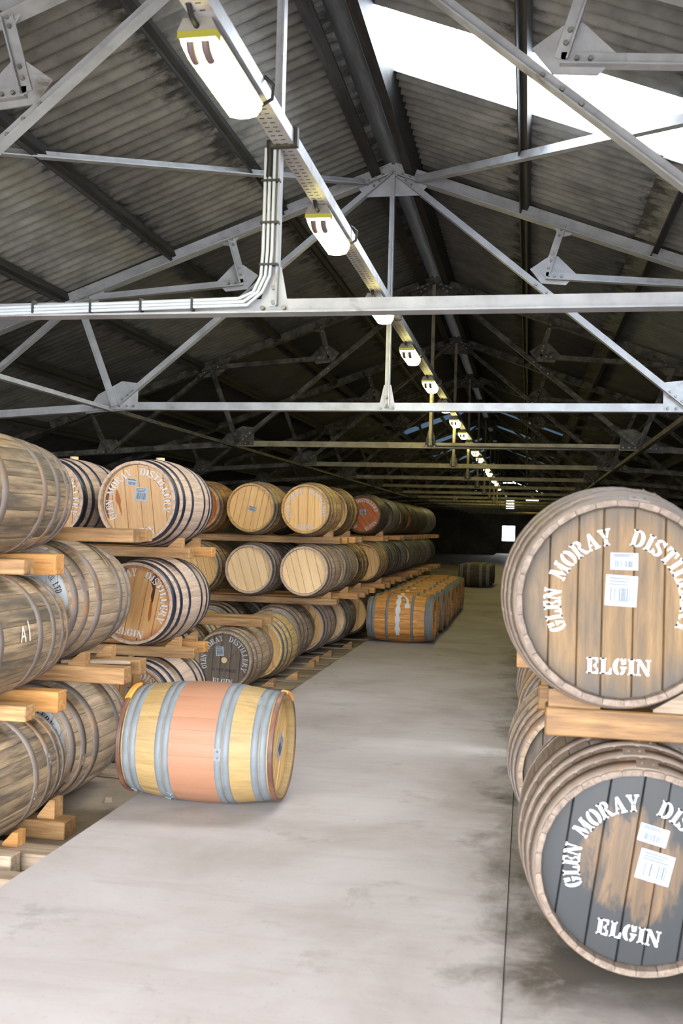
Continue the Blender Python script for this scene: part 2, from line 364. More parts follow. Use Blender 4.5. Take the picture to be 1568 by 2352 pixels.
for side in (-1, 1):
    for k in range(-9, 66):
        for seg in range(3):
            if side > 0 and k == 0: place_sheet(SHEET[seg], 'rooflight_sheet', M['rooflight'], side, k, seg); continue
            if far_glazed(side, k) and seg == 0: place_sheet(SHEET[seg], 'rooflight_sheet', M['rooflight_dirty'], side, k, seg); continue
            if k < 34: place_sheet(SHEET[seg], 'roof_sheet', M['roof' if k < 3 else 'roof_shaded' if k < 8 else 'roof_deep_shade'], side, k, seg)
            else: rest.setdefault((side, seg), []).append(k)
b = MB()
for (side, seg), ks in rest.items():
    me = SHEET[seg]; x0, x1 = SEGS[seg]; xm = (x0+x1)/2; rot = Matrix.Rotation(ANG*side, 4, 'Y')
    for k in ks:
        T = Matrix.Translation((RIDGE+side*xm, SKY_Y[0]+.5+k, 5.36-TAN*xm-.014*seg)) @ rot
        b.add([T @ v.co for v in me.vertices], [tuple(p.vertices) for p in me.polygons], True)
tag(b.build('roof_sheeting', M['roof_deep_shade'], roof), kind='stuff')
b = MB()
b.prism_xz([(RIDGE-.3, 5.32), (RIDGE, 5.43), (RIDGE+.3, 5.32), (RIDGE+.3, 5.335), (RIDGE, 5.45), (RIDGE-.3, 5.335)], FRONT_Y-.3, END_Y+.3)
b.build('ridge_cap', M['darkbeam'], roof)
for s in (-1, 1):
    b = MB(); T = Matrix.Translation((RIDGE+s*.2, 0, 5.20)) @ Matrix.Rotation(s*ANG, 4, 'Y')
    b.box(-.05, .05, FRONT_Y, END_Y, -.10, .10, T); b.build('ridge_purlin', M['darkbeam'], roof)
for s, xs in ((-1, (1.10, 2.28, 3.45, 4.65, 5.9, 7.1)), (1, (1.30, 2.52, 3.7, 4.9, 6.1, 7.1))):
    for x in xs:
        b = MB(); T = Matrix.Translation((RIDGE+s*x, 0, 5.30-TAN*x-.075)) @ Matrix.Rotation(s*ANG, 4, 'Y')
        b.box(-.03, .03, FRONT_Y, END_Y, -.02, .07, T); b.box(-.03, -.02, FRONT_Y, END_Y, -.07, -.02, T)
        b.build('purlin', M['darkbeam'], roof)

# ------------------------------------------------------------------ roof trusses
AP = Vector((0, 5.16)); NODE = Vector((2.86, 2.80)); RMID = Vector((3.31, 3.93)); MIDG = Vector((1.51, 4.07)); RQ = Vector((1.66, 4.56))
ONODE = Vector((4.9, 2.64)); RQ3 = Vector((5.2, 3.23)); HEEL = Vector((7.2, 2.50))
def member(b, p, q, wdt, t=.010, fl=.05, flip=1, y=0.0, ext=0.0):
    """steel angle in the truss plane: web of width wdt plus a flange fl along Y on one edge"""
    p, q = Vector(p), Vector(q); d = (q-p).normalized(); p = p-d*ext; q = q+d*ext; n = Vector((-d.y, d.x))*flip
    Lg = (q-p).length
    T = Matrix(((d.x, 0, n.x, p.x), (0, 1, 0, y), (d.y, 0, n.y, p.y), (0, 0, 0, 1)))
    b.box(0, Lg, -t/2, t/2, -wdt/2, wdt/2, T)
    b.box(0, Lg, -fl, -t/2, -wdt/2, -wdt/2+t, T)
    b.box(0, Lg, t/2, fl, -wdt/2, -wdt/2+t, T)
def mir(v, s): return Vector((v.x*s, v.y))
TR = []   # (name, mesh, material key)
def tpart(name, fn, mk='steel'):
    b = MB(); fn(b); TR.append((name, b.mesh(name), mk))
for s in (-1, 1):
    tpart('rafter', lambda b: member(b, mir(AP+Vector((0, .02)), s), mir(HEEL+Vector((.1, .02)), s), .125, fl=.065, flip=s, ext=0))
    tpart('outer_chord', lambda b: member(b, mir(NODE, s), mir(HEEL, s), .085, fl=.05, flip=s))
    tpart('main_diagonal', lambda b: member(b, mir(AP, s), mir(NODE+Vector((-.03, .03)), s), .065, fl=.04, flip=s, y=-.012))
    tpart('strut', lambda b: member(b, mir(MIDG, s), mir(RQ, s), .07, fl=.035, flip=s, y=-.014))
    tpart('strut', lambda b: member(b, mir(MIDG, s), mir(RMID, s), .07, fl=.035, flip=s, y=-.014))
    tpart('strut', lambda b: member(b, mir(NODE, s), mir(RMID, s), .065, fl=.035, flip=s, y=-.014))
    tpart('outer_diagonal', lambda b: member(b, mir(RMID, s), mir(ONODE, s), .065, fl=.04, flip=s, y=-.012))
    tpart('strut', lambda b: member(b, mir(ONODE, s), mir(RQ3, s), .06, fl=.035, flip=s, y=-.014))
tpart('bottom_chord', lambda b: member(b, (-NODE.x, NODE.y), (NODE.x, NODE.y), .085, fl=.055))
tpart('hanger', lambda b: member(b, (0, 2.80), (0, 5.15), .050, fl=.035, y=-.012))
def plate(b, pts): b.prism_xz(pts, -.006, .006)
tpart('gusset_plate', lambda b: plate(b, [(-.30, 5.10), (-.34, 4.98), (-.26, 4.90), (.26, 4.90), (.34, 4.98), (.30, 5.10), (0, 5.22)]))
tpart('gusset_plate', lambda b: plate(b, [(-.085, 2.78), (.085, 2.78), (.035, 3.02), (-.035, 3.02)]))
for s in (-1, 1):
    P = lambda *pts: [(p[0]*s, p[1]) for p in pts]
    tpart('gusset_plate', lambda b: plate(b, P((2.62, 2.76), (2.62, 3.04), (2.80, 3.06), (3.06, 2.92), (3.20, 2.72), (2.86, 2.75))))
    tpart('gusset_plate', lambda b: plate(b, P((1.36, 4.14), (1.47, 4.00), (1.70, 3.98), (1.80, 4.08), (1.62, 4.26), (1.52, 4.25))))
    tpart('gusset_plate', lambda b: plate(b, P((1.58, 4.66), (1.56, 4.56), (1.64, 4.44), (1.74, 4.46), (1.80, 4.58))))
    tpart('gusset_plate', lambda b: plate(b, P((3.0, 4.10), (3.05, 3.94), (3.20, 3.80), (3.44, 3.78), (3.60, 3.88))))
    tpart('gusset_plate', lambda b: plate(b, P((4.70, 2.62), (4.78, 2.84), (5.04, 2.84), (5.12, 2.60))))
def bolts(b):
    def bolt(x, z, y=-.02):
        n = 6; vs = [(x+.013*math.cos(PI*k/3), y-.013, z+.013*math.sin(PI*k/3)) for k in range(n)]+[(x+.013*math.cos(PI*k/3), y+.012, z+.013*math.sin(PI*k/3)) for k in range(n)]
        b.add(vs, [tuple(range(n)), tuple(range(2*n-1, n-1, -1))]+[(i, n+i, n+(i+1) % n, (i+1) % n) for i in range(n)])
    bolt(0, 2.90); bolt(0, 2.82); bolt(-.06, 2.79); bolt(.06, 2.79)
    for s in (-1, 1):
        d = (NODE-AP).normalized()
        for k in (.10, .17, .24): q = mir(AP+d*k, s); bolt(q.x, q.y, -.026)
        for k in (.10, .17, .24): q = mir(NODE-d*k, s); bolt(q.x, q.y, -.026)
        for x in (2.66, 2.74, 2.82, 2.94, 3.02, 3.10): bolt(x*s, 2.80-(max(0, x-2.86))*.065)
        for q0, q1 in ((MIDG, RQ), (MIDG, RMID)):
            dd = (q1-q0).normalized()
            for k in (.08, .15): q = mir(q0+dd*k, s); bolt(q.x, q.y, -.028)
            for k in (.05, .11): q = mir(q1-dd*k, s); bolt(q.x, q.y, -.028)
        for k in (1.42, 1.52, 1.62): q = mir(AP+d*(k/d.x), s); bolt(q.x, q.y, -.026)
        for x in (4.82, 4.90, 4.98): bolt(x*s, 2.645)
        for a in (.12, .2, .28): q = mir(RMID+(ONODE-RMID).normalized()*a, s); bolt(q.x, q.y, -.026)
        for x in (.1, .17, .24): bolt(x*s, 5.12-TAN*x+.03)
BB = MB(); bolts(BB); BOLTS = BB.mesh('bolts')
ORDS = 'first second third fourth fifth sixth seventh eighth ninth tenth eleventh twelfth thirteenth fourteenth fifteenth sixteenth seventeenth eighteenth nineteenth'.split()
ORD = ['first', 'second', 'third', 'fourth', 'fifth', 'sixth', 'seventh', 'eighth']
TY = [5.2+4.4*i for i in range(15)]
for i, y in enumerate(TY):
    lab = ['pale grey steel roof truss nearest the viewer, conduit running down its hanger',
           'pale grey steel roof truss under the ridge, second from the viewer, whole apex plate showing',
           'tan lit steel roof truss, third from the viewer, black cable on its bottom chord',
           'yellowish steel roof truss in shade, fourth from the viewer',
           'yellow lit thin steel roof truss, fifth from the viewer'][i] if i < 5 else f'dim yellow steel roof truss, {ORDS[i]} from the viewer'
    t = tag(empty('roof_truss', (RIDGE, y, 0)), lab, 'truss', 'far dim roof trusses' if i >= 5 else 'steel roof trusses')
    for nm, me, mk in TR: link(nm, me, M['steel'] if i < 2 else M['steel_tan'] if nm in ('bottom_chord', 'hanger') else M['steel_dirty_shaded'], t)
    if i < 5: tag(link('bolts', BOLTS, M['bolt'], t), kind='stuff')
# longitudinal ties between chord nodes and wind braces in the roof plane
def bar3(p, q, wdt, name, label, cat, group, mat='steel'):
    p, q = Vector(p), Vector(q); d = (q-p).normalized(); e_ = tag(empty(name, p), label, cat, group)
    side = d.cross(Vector((0, 0, 1))).normalized(); up = side.cross(d)
    T = Matrix(((d.x, side.x, up.x, 0), (d.y, side.y, up.y, 0), (d.z, side.z, up.z, 0), (0, 0, 0, 1)))
    Lg = (q-p).length; b = MB(); b.box(0, Lg, -wdt/2, wdt/2, -.005, .005, T); b.build('flat_leg', M[mat], e_)
    b = MB(); b.box(0, Lg, -wdt/2, -wdt/2+.01, .005, wdt*.8, T); b.build('upright_leg', M[mat], e_)
for s, nm in ((-1, 'left'), (1, 'right')):
    for i in range(0, 7):
        lab = ('grey' if i < 1 else 'brownish')+f' steel tie bar on the {nm} side joining the '+(ORD[i]+' and '+ORD[i+1])+' trusses'
        bar3((RIDGE+s*2.9, TY[i], 2.745), (RIDGE+s*2.9, TY[i+1], 2.745), .06, 'tie_bar', lab, 'tie bar', 'longitudinal tie bars', 'steel' if i < 1 else 'steel_dirty_shaded')
for s, nm in ((-1, 'left'), (1, 'right')):
    bar3((RIDGE+s*3.35, TY[0]+.02, 3.93), (RIDGE+s*.25, TY[1]-.02, 5.02), .075, 'wind_brace', f'long slanting grey brace under the {nm} roof slope running up to the ridge plate', 'brace', 'roof wind braces')
    bar3((RIDGE+s*6.9, TY[0]+.02, 2.60), (RIDGE+s*3.42, TY[1]-.02, 3.85), .075, 'wind_brace', f'grey brace low under the {nm} roof slope meeting the second truss rafter', 'brace', 'roof wind braces')

# ------------------------------------------------------------------ lighting track, lamps, conduits
TX = RIDGE+.055; TZ = 3.66
tr = tag(empty('lighting_track', (TX, 0, TZ)), 'long white slotted steel channel carrying the row of lamps under the ridge', 'track')
b = MB(); b.box(-.055, .055, 2.0, 60, 0, .006); b.build('slotted_flange', M['track'], tr)
b = MB(); b.box(.049, .055, 2.0, 60, .006, .075); b.build('side_flange', M['track'], tr)
b = MB(); b.box(-.055, -.049, 2.0, 60, .006, .075); b.build('side_flange', M['track'], tr)
b = MB()
for i in range(240):
    y = 2.4+i*.055
    for x in (-.03, .012): b.box(x-.012, x+.012, y-.004, y+.004, -.0012, .001)
tag(b.build('slots', M['black'], tr), 'small dark slots punched along the channel', kind='stuff')
for y in (5.2, 9.6, 14.0, 18.4):
    b = MB(); b.box(-.075, .075, y-.10, y-.06, -.012, .09); b.build('bracket', M['steel_dirty_shaded'], tr)
LY = [4.13+2.34*i for i in range(19)]
def lamp_meshes():
    me = {}
    b = MB(); sec = [(-.085, .0), (-.085, -.03), (-.07, -.055), (.07, -.055), (.085, -.03), (.085, 0)]
    b.add([(x, y, z) for y in (-.36, .36) for x, z in [(-.06, .03), (-.085, -.022), (.085, -.022), (.06, .03)]],
          [(0, 1, 2, 3), (7, 6, 5, 4), (0, 4, 5, 1), (1, 5, 6, 2), (2, 6, 7, 3), (3, 7, 4, 0)]); me['tray'] = b.mesh('lamp_tray')
    def dif(y0, y1, rnd0, rnd1):
        b = MB(); prof = []
        ys = [(y0, .55 if rnd0 else 1), (y0+.025, .85 if rnd0 else 1), (y0+.06, 1), (y1-.06, 1), (y1-.025, .85 if rnd1 else 1), (y1, .55 if rnd1 else 1)]
        cs = [(-.080, 0), (-.078, -.045), (-.060, -.080), (-.02, -.090), (.02, -.090), (.060, -.080), (.078, -.045), (.080, 0)]
        n = len(cs); vs = [(x*(.94+.06*k), y, -.022+z*k) for y, k in ys for x, z in cs]
        fs = [(i*n+j, i*n+j+1, (i+1)*n+j+1, (i+1)*n+j) for i in range(len(ys)-1) for j in range(n-1)]
        fs += [tuple(range(n)), tuple(range((len(ys)-1)*n, len(ys)*n)), ]
        b.add(vs, fs, True); return b.mesh('diffuser')
    me['dif'] = dif(-.345, .355, 1, 1)
    b = MB(); b.box(-.084, .084, -.358, -.30, -.046, -.020); me['end'] = b.mesh('diffuser_end')
    b = MB()
    b.tube([(0, -.348, -.062), (0, -.335, -.090), (0, -.30, -.104), (0, -.27, -.106)], .019, 10); me['cap'] = b.mesh('lamp_holder')
    b = MB(); b.tube([(.0, -.36, -.005), (.0, -.42, .0), (.0, -.46, .03), (.02, -.50, .09), (.035, -.56, .13)], .013, 8); me['cable'] = b.mesh('feed_cable')
    b = MB(); b.tube([(.03, .36, .0), (.06, .40, -.01), (.11, .42, .03), (.12, .40, .09), (.08, .37, .12)], .009, 8); me['loop'] = b.mesh('feed_cable')
    return me
LM = lamp_meshes()
for i, y in enumerate(LY):
    if i < 8: lab = f'lit twin tube lamp in yellowed casing, {ORD[i]} along the channel from the viewer'
    else: lab = f'tiny lit tube lamp, {ORDS[i]} along the channel from the viewer'
    t = tag(empty('tube_lamp', (TX-.028, y, TZ-.03)), lab, 'lamp', 'far lamps in the row' if i >= 8 else 'row of lamps under the ridge')
    link('lamp_tray', LM['tray'], M['lampbody'], t); link('diffuser', LM['dif'], M['lamp'], t)
    link('diffuser_end', LM['end'], M['lampend'], t)
    for x in (-.030, .034): link('lamp_holder', LM['cap'], M['lampcap'], t, (x, 0, 0))
    if i < 6: link('feed_cable', LM['cable'], M['black'], t); link('feed_cable', LM['loop'], M['black'], t)
# conduits down the first hanger and along its chord to the left
c = tag(empty('conduit_run', (RIDGE, 5.2, 2.8)), 'bundle of pale conduits bending from the near hanger along its chord', 'conduit')
for j, off in enumerate((-.045, -.02, .005)):
    pts = [(off-.01, -.05, .86), (off-.012, -.05, .30), (off-.02, -.05, .16), (off-.06, -.055, .07+.0*j), (off-.14, -.06, .035-.018*j), (-.4, -.06, .030-.018*j), (-5.5, -.06, .030-.018*j-.1)]
    b = MB(); b.tube(pts, .010, 8); b.build('conduit', M['conduit'], c)
b = MB(); b.tube([(-.035, -.055, .90), (-.03, -.055, .80), (-.035, -.052, .70)], .018, 8); b.build('cable_sleeve', M['black'], c)
for z in (.22, .45, .68): b = MB(); b.box(-.075, .03, -.066, -.03, z-.006, z+.006); b.build('clip', M['black'], c)
for x in (-.45, -.75, -1.05, -1.4, -1.75, -2.1): b = MB(); b.box(x-.006, x+.006, -.075, -.03, -.03, .045); b.build('clip', M['black'], c)
c = tag(empty('cable_run', (RIDGE, 14.0, 2.8)), 'black cable down the third hanger and along its chord to the right', 'cable')
b = MB(); b.tube([(.03, -.06, .86), (.03, -.06, .12), (.045, -.06, .03), (.10, -.07, -.012), (2.6, -.07, -.03)], .012, 6); b.build('cable', M['black'], c)

# ------------------------------------------------------------------ stencil lettering (own glyph outlines, height 1)
def arc(cx, cy, rx, ry, ix, iy, a0, a1, n=10):
    o = [(cx+rx*math.cos(math.radians(a0+(a1-a0)*i/n)), cy+ry*math.sin(math.radians(a0+(a1-a0)*i/n))) for i in range(n+1)]
    i_ = [(cx+ix*math.cos(math.radians(a0+(a1-a0)*i/n)), cy+iy*math.sin(math.radians(a0+(a1-a0)*i/n))) for i in range(n+1)]
    return [[o[k], o[k+1], i_[k+1], i_[k]] for k in range(n)]
def rc(x0, y0, x1, y1): return [[(x0, y0), (x1, y0), (x1, y1), (x0, y1)]]
def stem(x, wd=.26, y0=0., y1=1., sf=.09): return rc(x, y0, x+wd, y1)+rc(x-sf, y0, x+wd+sf, y0+.09)+rc(x-sf, y1-.09, x+wd+sf, y1)
GL = {
 'I': (.46, stem(.10)),
 'L': (.80, stem(.10, sf=.08)+[[(.50, 0), (.78, 0), (.78, .38), (.70, .38), (.62, .12), (.50, .10)]]),
 'E': (.82, stem(.10, sf=.08)+[[(.48, 0), (.79, 0), (.79, .34), (.72, .34), (.63, .11), (.48, .10)], [(.48, 1), (.48, .90), (.63, .89), (.70, .68), (.77, .68), (.77, 1)]]+rc(.48, .44, .60, .55)+rc(.58, .33, .66, .66)),
 'N': (.96, rc(.10, 0, .19, .76)+rc(.0, 0, .30, .09)+[[(0, 1), (.28, 1), (.86, .16), (.86, 0), (.70, 0), (.14, .84), (0, .90)]]+rc(.77, .30, .86, 1)+rc(.64, .91, .96, 1)),
 'M': (1.12, rc(.08, 0, .17, .80)+rc(0, 0, .27, .09)+[[(0, 1), (.28, 1), (.56, .34), (.48, .04), (.12, .84), (0, .90)]]+[[(.58, .20), (.80, 1), (1.10, 1), (1.10, .91), (.80, .80)]]+rc(.76, 0, 1.02, .86)+rc(.68, 0, 1.10, .09)),
 'O': (.92, arc(.43, .5, .43, .52, .16, .42, 98, 262)+arc(.49, .5, .43, .52, .16, .42, -82, 82)),
 'C': (.86, arc(.43, .5, .43, .52, .16, .42, 98, 262)+arc(.49, .5, .36, .52, .10, .42, 18, 82)+arc(.49, .5, .36, .52, .14, .42, -82, -30)+rc(.78, .64, .86, 1.0)),
 'G': (.92, arc(.43, .5, .43, .52, .16, .42, 98, 262)+arc(.49, .5, .36, .52, .10, .42, 18, 82)+rc(.78, .66, .86, 1.0)+arc(.49, .5, .36, .52, .14, .42, -82, -20)+rc(.56, .34, .84, .46)+rc(.50, .42, .92, .50)),
 'R': (.92, stem(.08, .25, sf=.08)+arc(.44, .745, .36, .255, .12, .165, -90, 90)+[[(.44, .46), (.60, .46), (.84, .10), (.94, .09), (.94, 0), (.66, 0)]]),
 'A': (.98, [[(.12, 0), (.21, 0), (.46, .86), (.42, 1)]]+rc(0, 0, .32, .09)+rc(.27, .26, .44, .35)+[[(.46, 1), (.60, 1), (.90, .09), (.98, .09), (.98, 0), (.54, 0), (.54, .09), (.63, .09), (.48, .70)]]),
 'Y': (.94, [[(0, 1), (.40, 1), (.40, .91), (.33, .91), (.48, .52), (.40, .40), (.08, .91), (0, .91)]]+[[(.54, .54), (.70, .91), (.60, .91), (.60, 1), (.94, 1), (.94, .91), (.84, .91), (.60, .42)]]+rc(.34, 0, .60, .38)+rc(.25, 0, .69, .09)),
 'D': (.92, stem(.08, .25, sf=.08)+arc(.44, .5, .46, .5, .20, .40, -90, 90)),
 'S': (.74, arc(.36, .735, .35, .275, .13, .19, 20, 170, 9)+[[(.02, .70), (.24, .70), (.34, .60), (.72, .40), (.72, .24), (.50, .26), (.42, .38), (.06, .56)]]+arc(.38, .265, .35, .275, .13, .19, 190, 350, 9)+rc(.62, .70, .69, 1.0)+rc(.04, 0, .11, .30)),
 'T': (.84, stem(.29, sf=.08)+[[(0, 1), (0, .66), (.08, .66), (.16, .88), (.22, .90), (.22, 1)], [(.84, 1), (.84, .66), (.76, .66), (.68, .88), (.62, .90), (.62, 1)]]),
 '.': (.30, rc(.02, 0, .24, .22)), ' ': (.50, []),
}
def text_polys(txt, track=.09):
    x = 0; out = []
    for ch in txt:
        wd, ps = GL[ch]
        out.append((x, wd, ps)); x += wd+track
    return out, x-track
def arc_text(b, txt, r, h, a0, a1, M4):
    """letters along a circle of radius r (baseline) from angle a0 to a1 measured clockwise from the top, in degrees"""
    gl, W = text_polys(txt)
    for x, wd, ps in gl:
        ac = math.radians(a0+(a1-a0)*(x+wd/2)/W); sx = math.radians(a1-a0)*(r+h*.4)/W
        for p in ps:
            vs = []
            for (px, py) in p:
                u = (px-wd/2)*sx; v = r+py*h
                vs.append(M4 @ Vector((u*math.cos(ac)+v*math.sin(ac), 0, v*math.cos(ac)-u*math.sin(ac))))
            b.add(vs, [tuple(range(len(vs)))])
def line_text(b, txt, width, h, z, M4, x0=None):
    gl, W = text_polys(txt)
    for x, wd, ps in gl:
        for p in ps:
            vs = [M4 @ Vector(((x+px-W/2)*width/W, 0, z+py*h)) for px, py in p]
            b.add(vs, [tuple(range(len(vs)))])
HAND = {'T': (.6, [[(0, 1), (.6, 1)], [(.3, 1), (.28, 0)]]), 'H': (.6, [[(.05, 1), (0, 0)], [(.55, 1), (.5, 0)], [(0, .5), (.55, .55)]]),
 'E': (.5, [[(.5, 1), (.05, 1), (0, 0), (.5, .02)], [(.02, .5), (.4, .55)]]), 'R': (.55, [[(0, 0), (.05, 1), (.45, .9), (.4, .55), (.05, .5), (.55, 0)]]),
 'D': (.6, [[(0, 0), (.05, 1), (.5, .8), (.55, .3), (0, 0)]]), 'I': (.2, [[(.1, 1), (.08, 0)]]), 'N': (.6, [[(0, 0), (.05, 1), (.5, 0), (.58, 1)]]),
 'K': (.55, [[(.05, 1), (0, 0)], [(.5, 1), (.03, .5), (.55, 0)]]), 'S': (.5, [[(.48, .9), (.25, 1), (.05, .8), (.42, .35), (.25, 0), (0, .1)]]), ' ': (.4, []),
 'A': (.6, [[(0, 0), (.3, 1), (.6, 0)], [(.1, .35), (.5, .38)]]), '1': (.25, [[(.12, 1.05), (.16, 0)]])}
def stroke(b, pts, wd, fn):
    for (x0, z0), (x1, z1) in zip(pts, pts[1:]):
        d = Vector((x1-x0, z1-z0)); L_ = max(d.length, 1e-6); n = Vector((-d.y, d.x))/L_*wd/2
        b.add([fn(x0+n.x, z0+n.y), fn(x1+n.x, z1+n.y), fn(x1-n.x, z1-n.y), fn(x0-n.x, z0-n.y)], [(0, 1, 2, 3)])

# ------------------------------------------------------------------ casks
KIND = {  # length, belly radius, head radius, staves, hoop bands (fraction of half length: from, to) on one half
 'barrel': dict(L=.88, Rb=.335, Rh=.295, n=26, hoops=[(-.985, -.86), (-.74, -.65), (-.40, -.31)]),
 'striped': dict(g=.0015, L=.90, Rb=.345, Rh=.310, n=26, hoops=[(-.985, -.85), (-.72, -.62), (-.36, -.27)]),
 'hogshead': dict(L=.88, Rb=.377, Rh=.325, n=26, hoops=[(-.985, -.86), (-.74, -.62), (-.44, -.30)]),
 'big': dict(L=.90, Rb=.372, Rh=.325, n=28, hoops=[(-.985, -.86), (-.72, -.62), (-.40, -.29)]),
 'butt': dict(L=1.05, Rb=.418, Rh=.353, n=30, hoops=[(-.985, -.87), (-.80, -.68), (-.60, -.50), (-.34, -.22)]),
 'wine': dict(g=.0006, L=.89, Rb=.340, Rh=.290, n=30, hoops=[(-.925, -.84), (-.83, -.74), (-.475, -.39), (-.38, -.295)]),
 'long': dict(L=1.2, Rb=.335, Rh=.295, n=24, hoops=[(-.985, -.93), (-.86, -.80), (-.66, -.58), (-.38, -.29)]),
 'row': dict(L=.93, Rb=.335, Rh=.285, n=28, hoops=[(-.985, -.87), (-.86, -.75), (-.42, -.34)]),
 'many': dict(L=.88, Rb=.335, Rh=.295, n=26, hoops=[(-.985, -.87), (-.82, -.74), (-.68, -.60), (-.46, -.38), (-.30, -.22)]),
}
def rad(K, t): return K['Rb']-(K['Rb']-K['Rh'])*abs(t)**2.0
_cache = {}
REC = .042
def stave_mesh(K, joined=False):
    key = (id(K), 'j' if joined else 's')
    if key in _cache: return _cache[key]
    b = MB(); hl = K['L']/2; n = K['n']; ts = [-1, -.92, -.7, -.45, -.2, .05, .3, .55, .8, 1] if not joined else [-1, -.9, -.6, -.3, 0, .3, .6, .9, 1]
    th = .026
    if not joined:
        da = PI/n*(.99 if 'g' in K else .975)
        def ring(t):
            r = rad(K, t); y = t*hl; e_ = .003
            return [(math.sin(a)*rr, y, math.cos(a)*rr) for a, rr in ((-da, r-K.get('g', .003)), (-da*.8, r), (0, r+.0008), (da*.8, r), (da, r-K.get('g', .003)))]
        rows = [ring(t) for t in ts]; m = len(rows); vs = [v for r_ in rows for v in r_]
        fs = [(i*5+j, i*5+j+1, (i+1)*5+j+1, (i+1)*5+j) for i in range(m-1) for j in range(4)]
        b.add(vs, fs, True)
        def inner(t, r_off):
            r = rad(K, t)-r_off; return [(math.sin(a)*r, t*hl, math.cos(a)*r) for a in (-da, da)]
        # chime: end face, bevel inwards, inside wall
        inn = [inner(-1, .019), inner(-1+.030/hl, th+.004), inner(0, th), inner(1-.030/hl, th+.004), inner(1, .019)]
        f0, f1 = rows[0], rows[-1]
        b.add(f0+inn[0][::-1], [(0, 1, 2, 3, 4, 5, 6)][:1]); b.add(f1+inn[-1][::-1], [(0, 1, 2, 3, 4, 5, 6)])
        for p, q in zip(inn, inn[1:]): b.add([p[0], p[1], q[1], q[0]], [(0, 1, 2, 3)])
        for side, k in ((0, 0), (4, 1)):
            out = [r_[side] for r_ in rows]; ii = [p[k] for p in inn]
            pts = out+ii[::-1]; b.add(pts, [tuple(range(len(pts)))])
    else:
        N = n*3; prof = [(t, rad(K, t)) for t in ts]
        loop = [(-1+.03/hl, rad(K, -1)-th), (-1, rad(K, -1)-.016)]+prof+[(1, rad(K, 1)-.016), (1-.03/hl, rad(K, 1)-th)]
        vs = []
        for t, r in loop:
            for k in range(N):
                g = .0035 if k % 3 == 0 else 0.0
                a = 2*PI*k/N; vs.append(((r-g)*math.sin(a), t*hl, (r-g)*math.cos(a)))
        m = len(loop)
        fs = [(i*N+k, i*N+(k+1) % N, (i+1)*N+(k+1) % N, (i+1)*N+k) for i in range(m-1) for k in range(N)]
        b.add(vs, fs, False)
    _cache[key] = b.mesh('stave' if not joined else 'staves'); return _cache[key]
def hoop_mesh(K, t0, t1, N=56, off=.0026, lap=True):
    key = (id(K), t0, t1, off)
    if key in _cache: return _cache[key]
    b = MB(); hl = K['L']/2; vs = []
    sec = [(t0, -.004), (t0, off), ((t0+t1)/2, off+.0004), (t1, off), (t1, -.004)]
    for t, o in sec:
        for k in range(N):
            a = 2*PI*k/N; r = rad(K, t)+o; vs.append((r*math.sin(a), t*hl, r*math.cos(a)))
    b.add(vs, [(i*N+k, i*N+(k+1) % N, (i+1)*N+(k+1) % N, (i+1)*N+k) for i in range(4) for k in range(N)], True)
    if lap:   # overlapped hoop end with two rivets
        a0, a1 = -.10, .10; q = []
        for a in (a0, 0, a1):
            for t in (t0, t1): r = rad(K, t)+off+.0028; q.append((r*math.sin(a), t*hl, r*math.cos(a)))
        q2 = [(x*.99, y, z*.99) for x, y, z in q]
        b.add(q+q2, [(0, 1, 3, 2), (2, 3, 5, 4), (0, 6, 7, 1), (4, 5, 11, 10), (0, 2, 8, 6), (2, 4, 10, 8), (1, 7, 9, 3), (3, 9, 11, 5)])
        for a in (-.05, .05):
            t = (t0+t1)/2; r = rad(K, t)+off+.003; c_ = Vector((r*math.sin(a), t*hl, r*math.cos(a))); n_ = Vector((math.sin(a), 0, math.cos(a)))
            u = Vector((0, 1, 0)); v = n_.cross(u); vs = [c_+u*.008*math.cos(k*PI/3)+v*.008*math.sin(k*PI/3) for k in range(6)]
            b.add(vs+[c_+n_*.006], [(k, (k+1) % 6, 6) for k in range(6)])
    _cache[key] = b.mesh('hoop'); return _cache[key]
def head_boards(K, var=0, n=None):
    key = (id(K), 'hb', var)
    if key in _cache: return _cache[key]
    r = random.Random(40+var); Rr = rad(K, 1-REC/(K['L']/2))-.024; n = n or r.choice((6, 7)); ws = [r.uniform(.75, 1.25) for _ in range(n)]; tot = sum(ws); xs = [-Rr]
    for q in ws: xs.append(xs[-1]+2*Rr*q/tot)
    out = []
    for x0, x1 in zip(xs, xs[1:]):
        x0 += .0012; x1 -= .0012; pts = []
        f = lambda x: math.sqrt(max(Rr*Rr-x*x, 1e-6))
        sx = [x0+(x1-x0)*k/5 for k in range(6)]
        pts = [(x, f(x)) for x in sx]+[(x, -f(x)) for x in sx[::-1]]
        cx = (x0+x1)/2; dz = r.uniform(-.001, .001)
        ins = [((x-cx)*(1-.003/(x1-x0)*2)+cx, z*.994) for x, z in pts]
        b = MB(); m = len(pts)
        vs = [(x, dz, z) for x, z in ins]+[(x, .003, z) for x, z in pts]+[(x, .022, z) for x, z in pts]
        fs = [tuple(range(m)), tuple(range(3*m-1, 2*m-1, -1))]+[(k*m+i, k*m+(i+1) % m, (k+1)*m+(i+1) % m, (k+1)*m+i) for k in (0, 1) for i in range(m)]
        b.add(vs, fs); out.append((cx, b.mesh('head_board')))
    _cache[key] = out; return out
def head_disc(K):
    key = (id(K), 'hd')
    if key in _cache: return _cache[key]
    b = MB()
    for cx, me in head_boards(K, 9): b.add([v.co for v in me.vertices], [tuple(p.vertices) for p in me.polygons])
    _cache[key] = b.mesh('head'); return _cache[key]

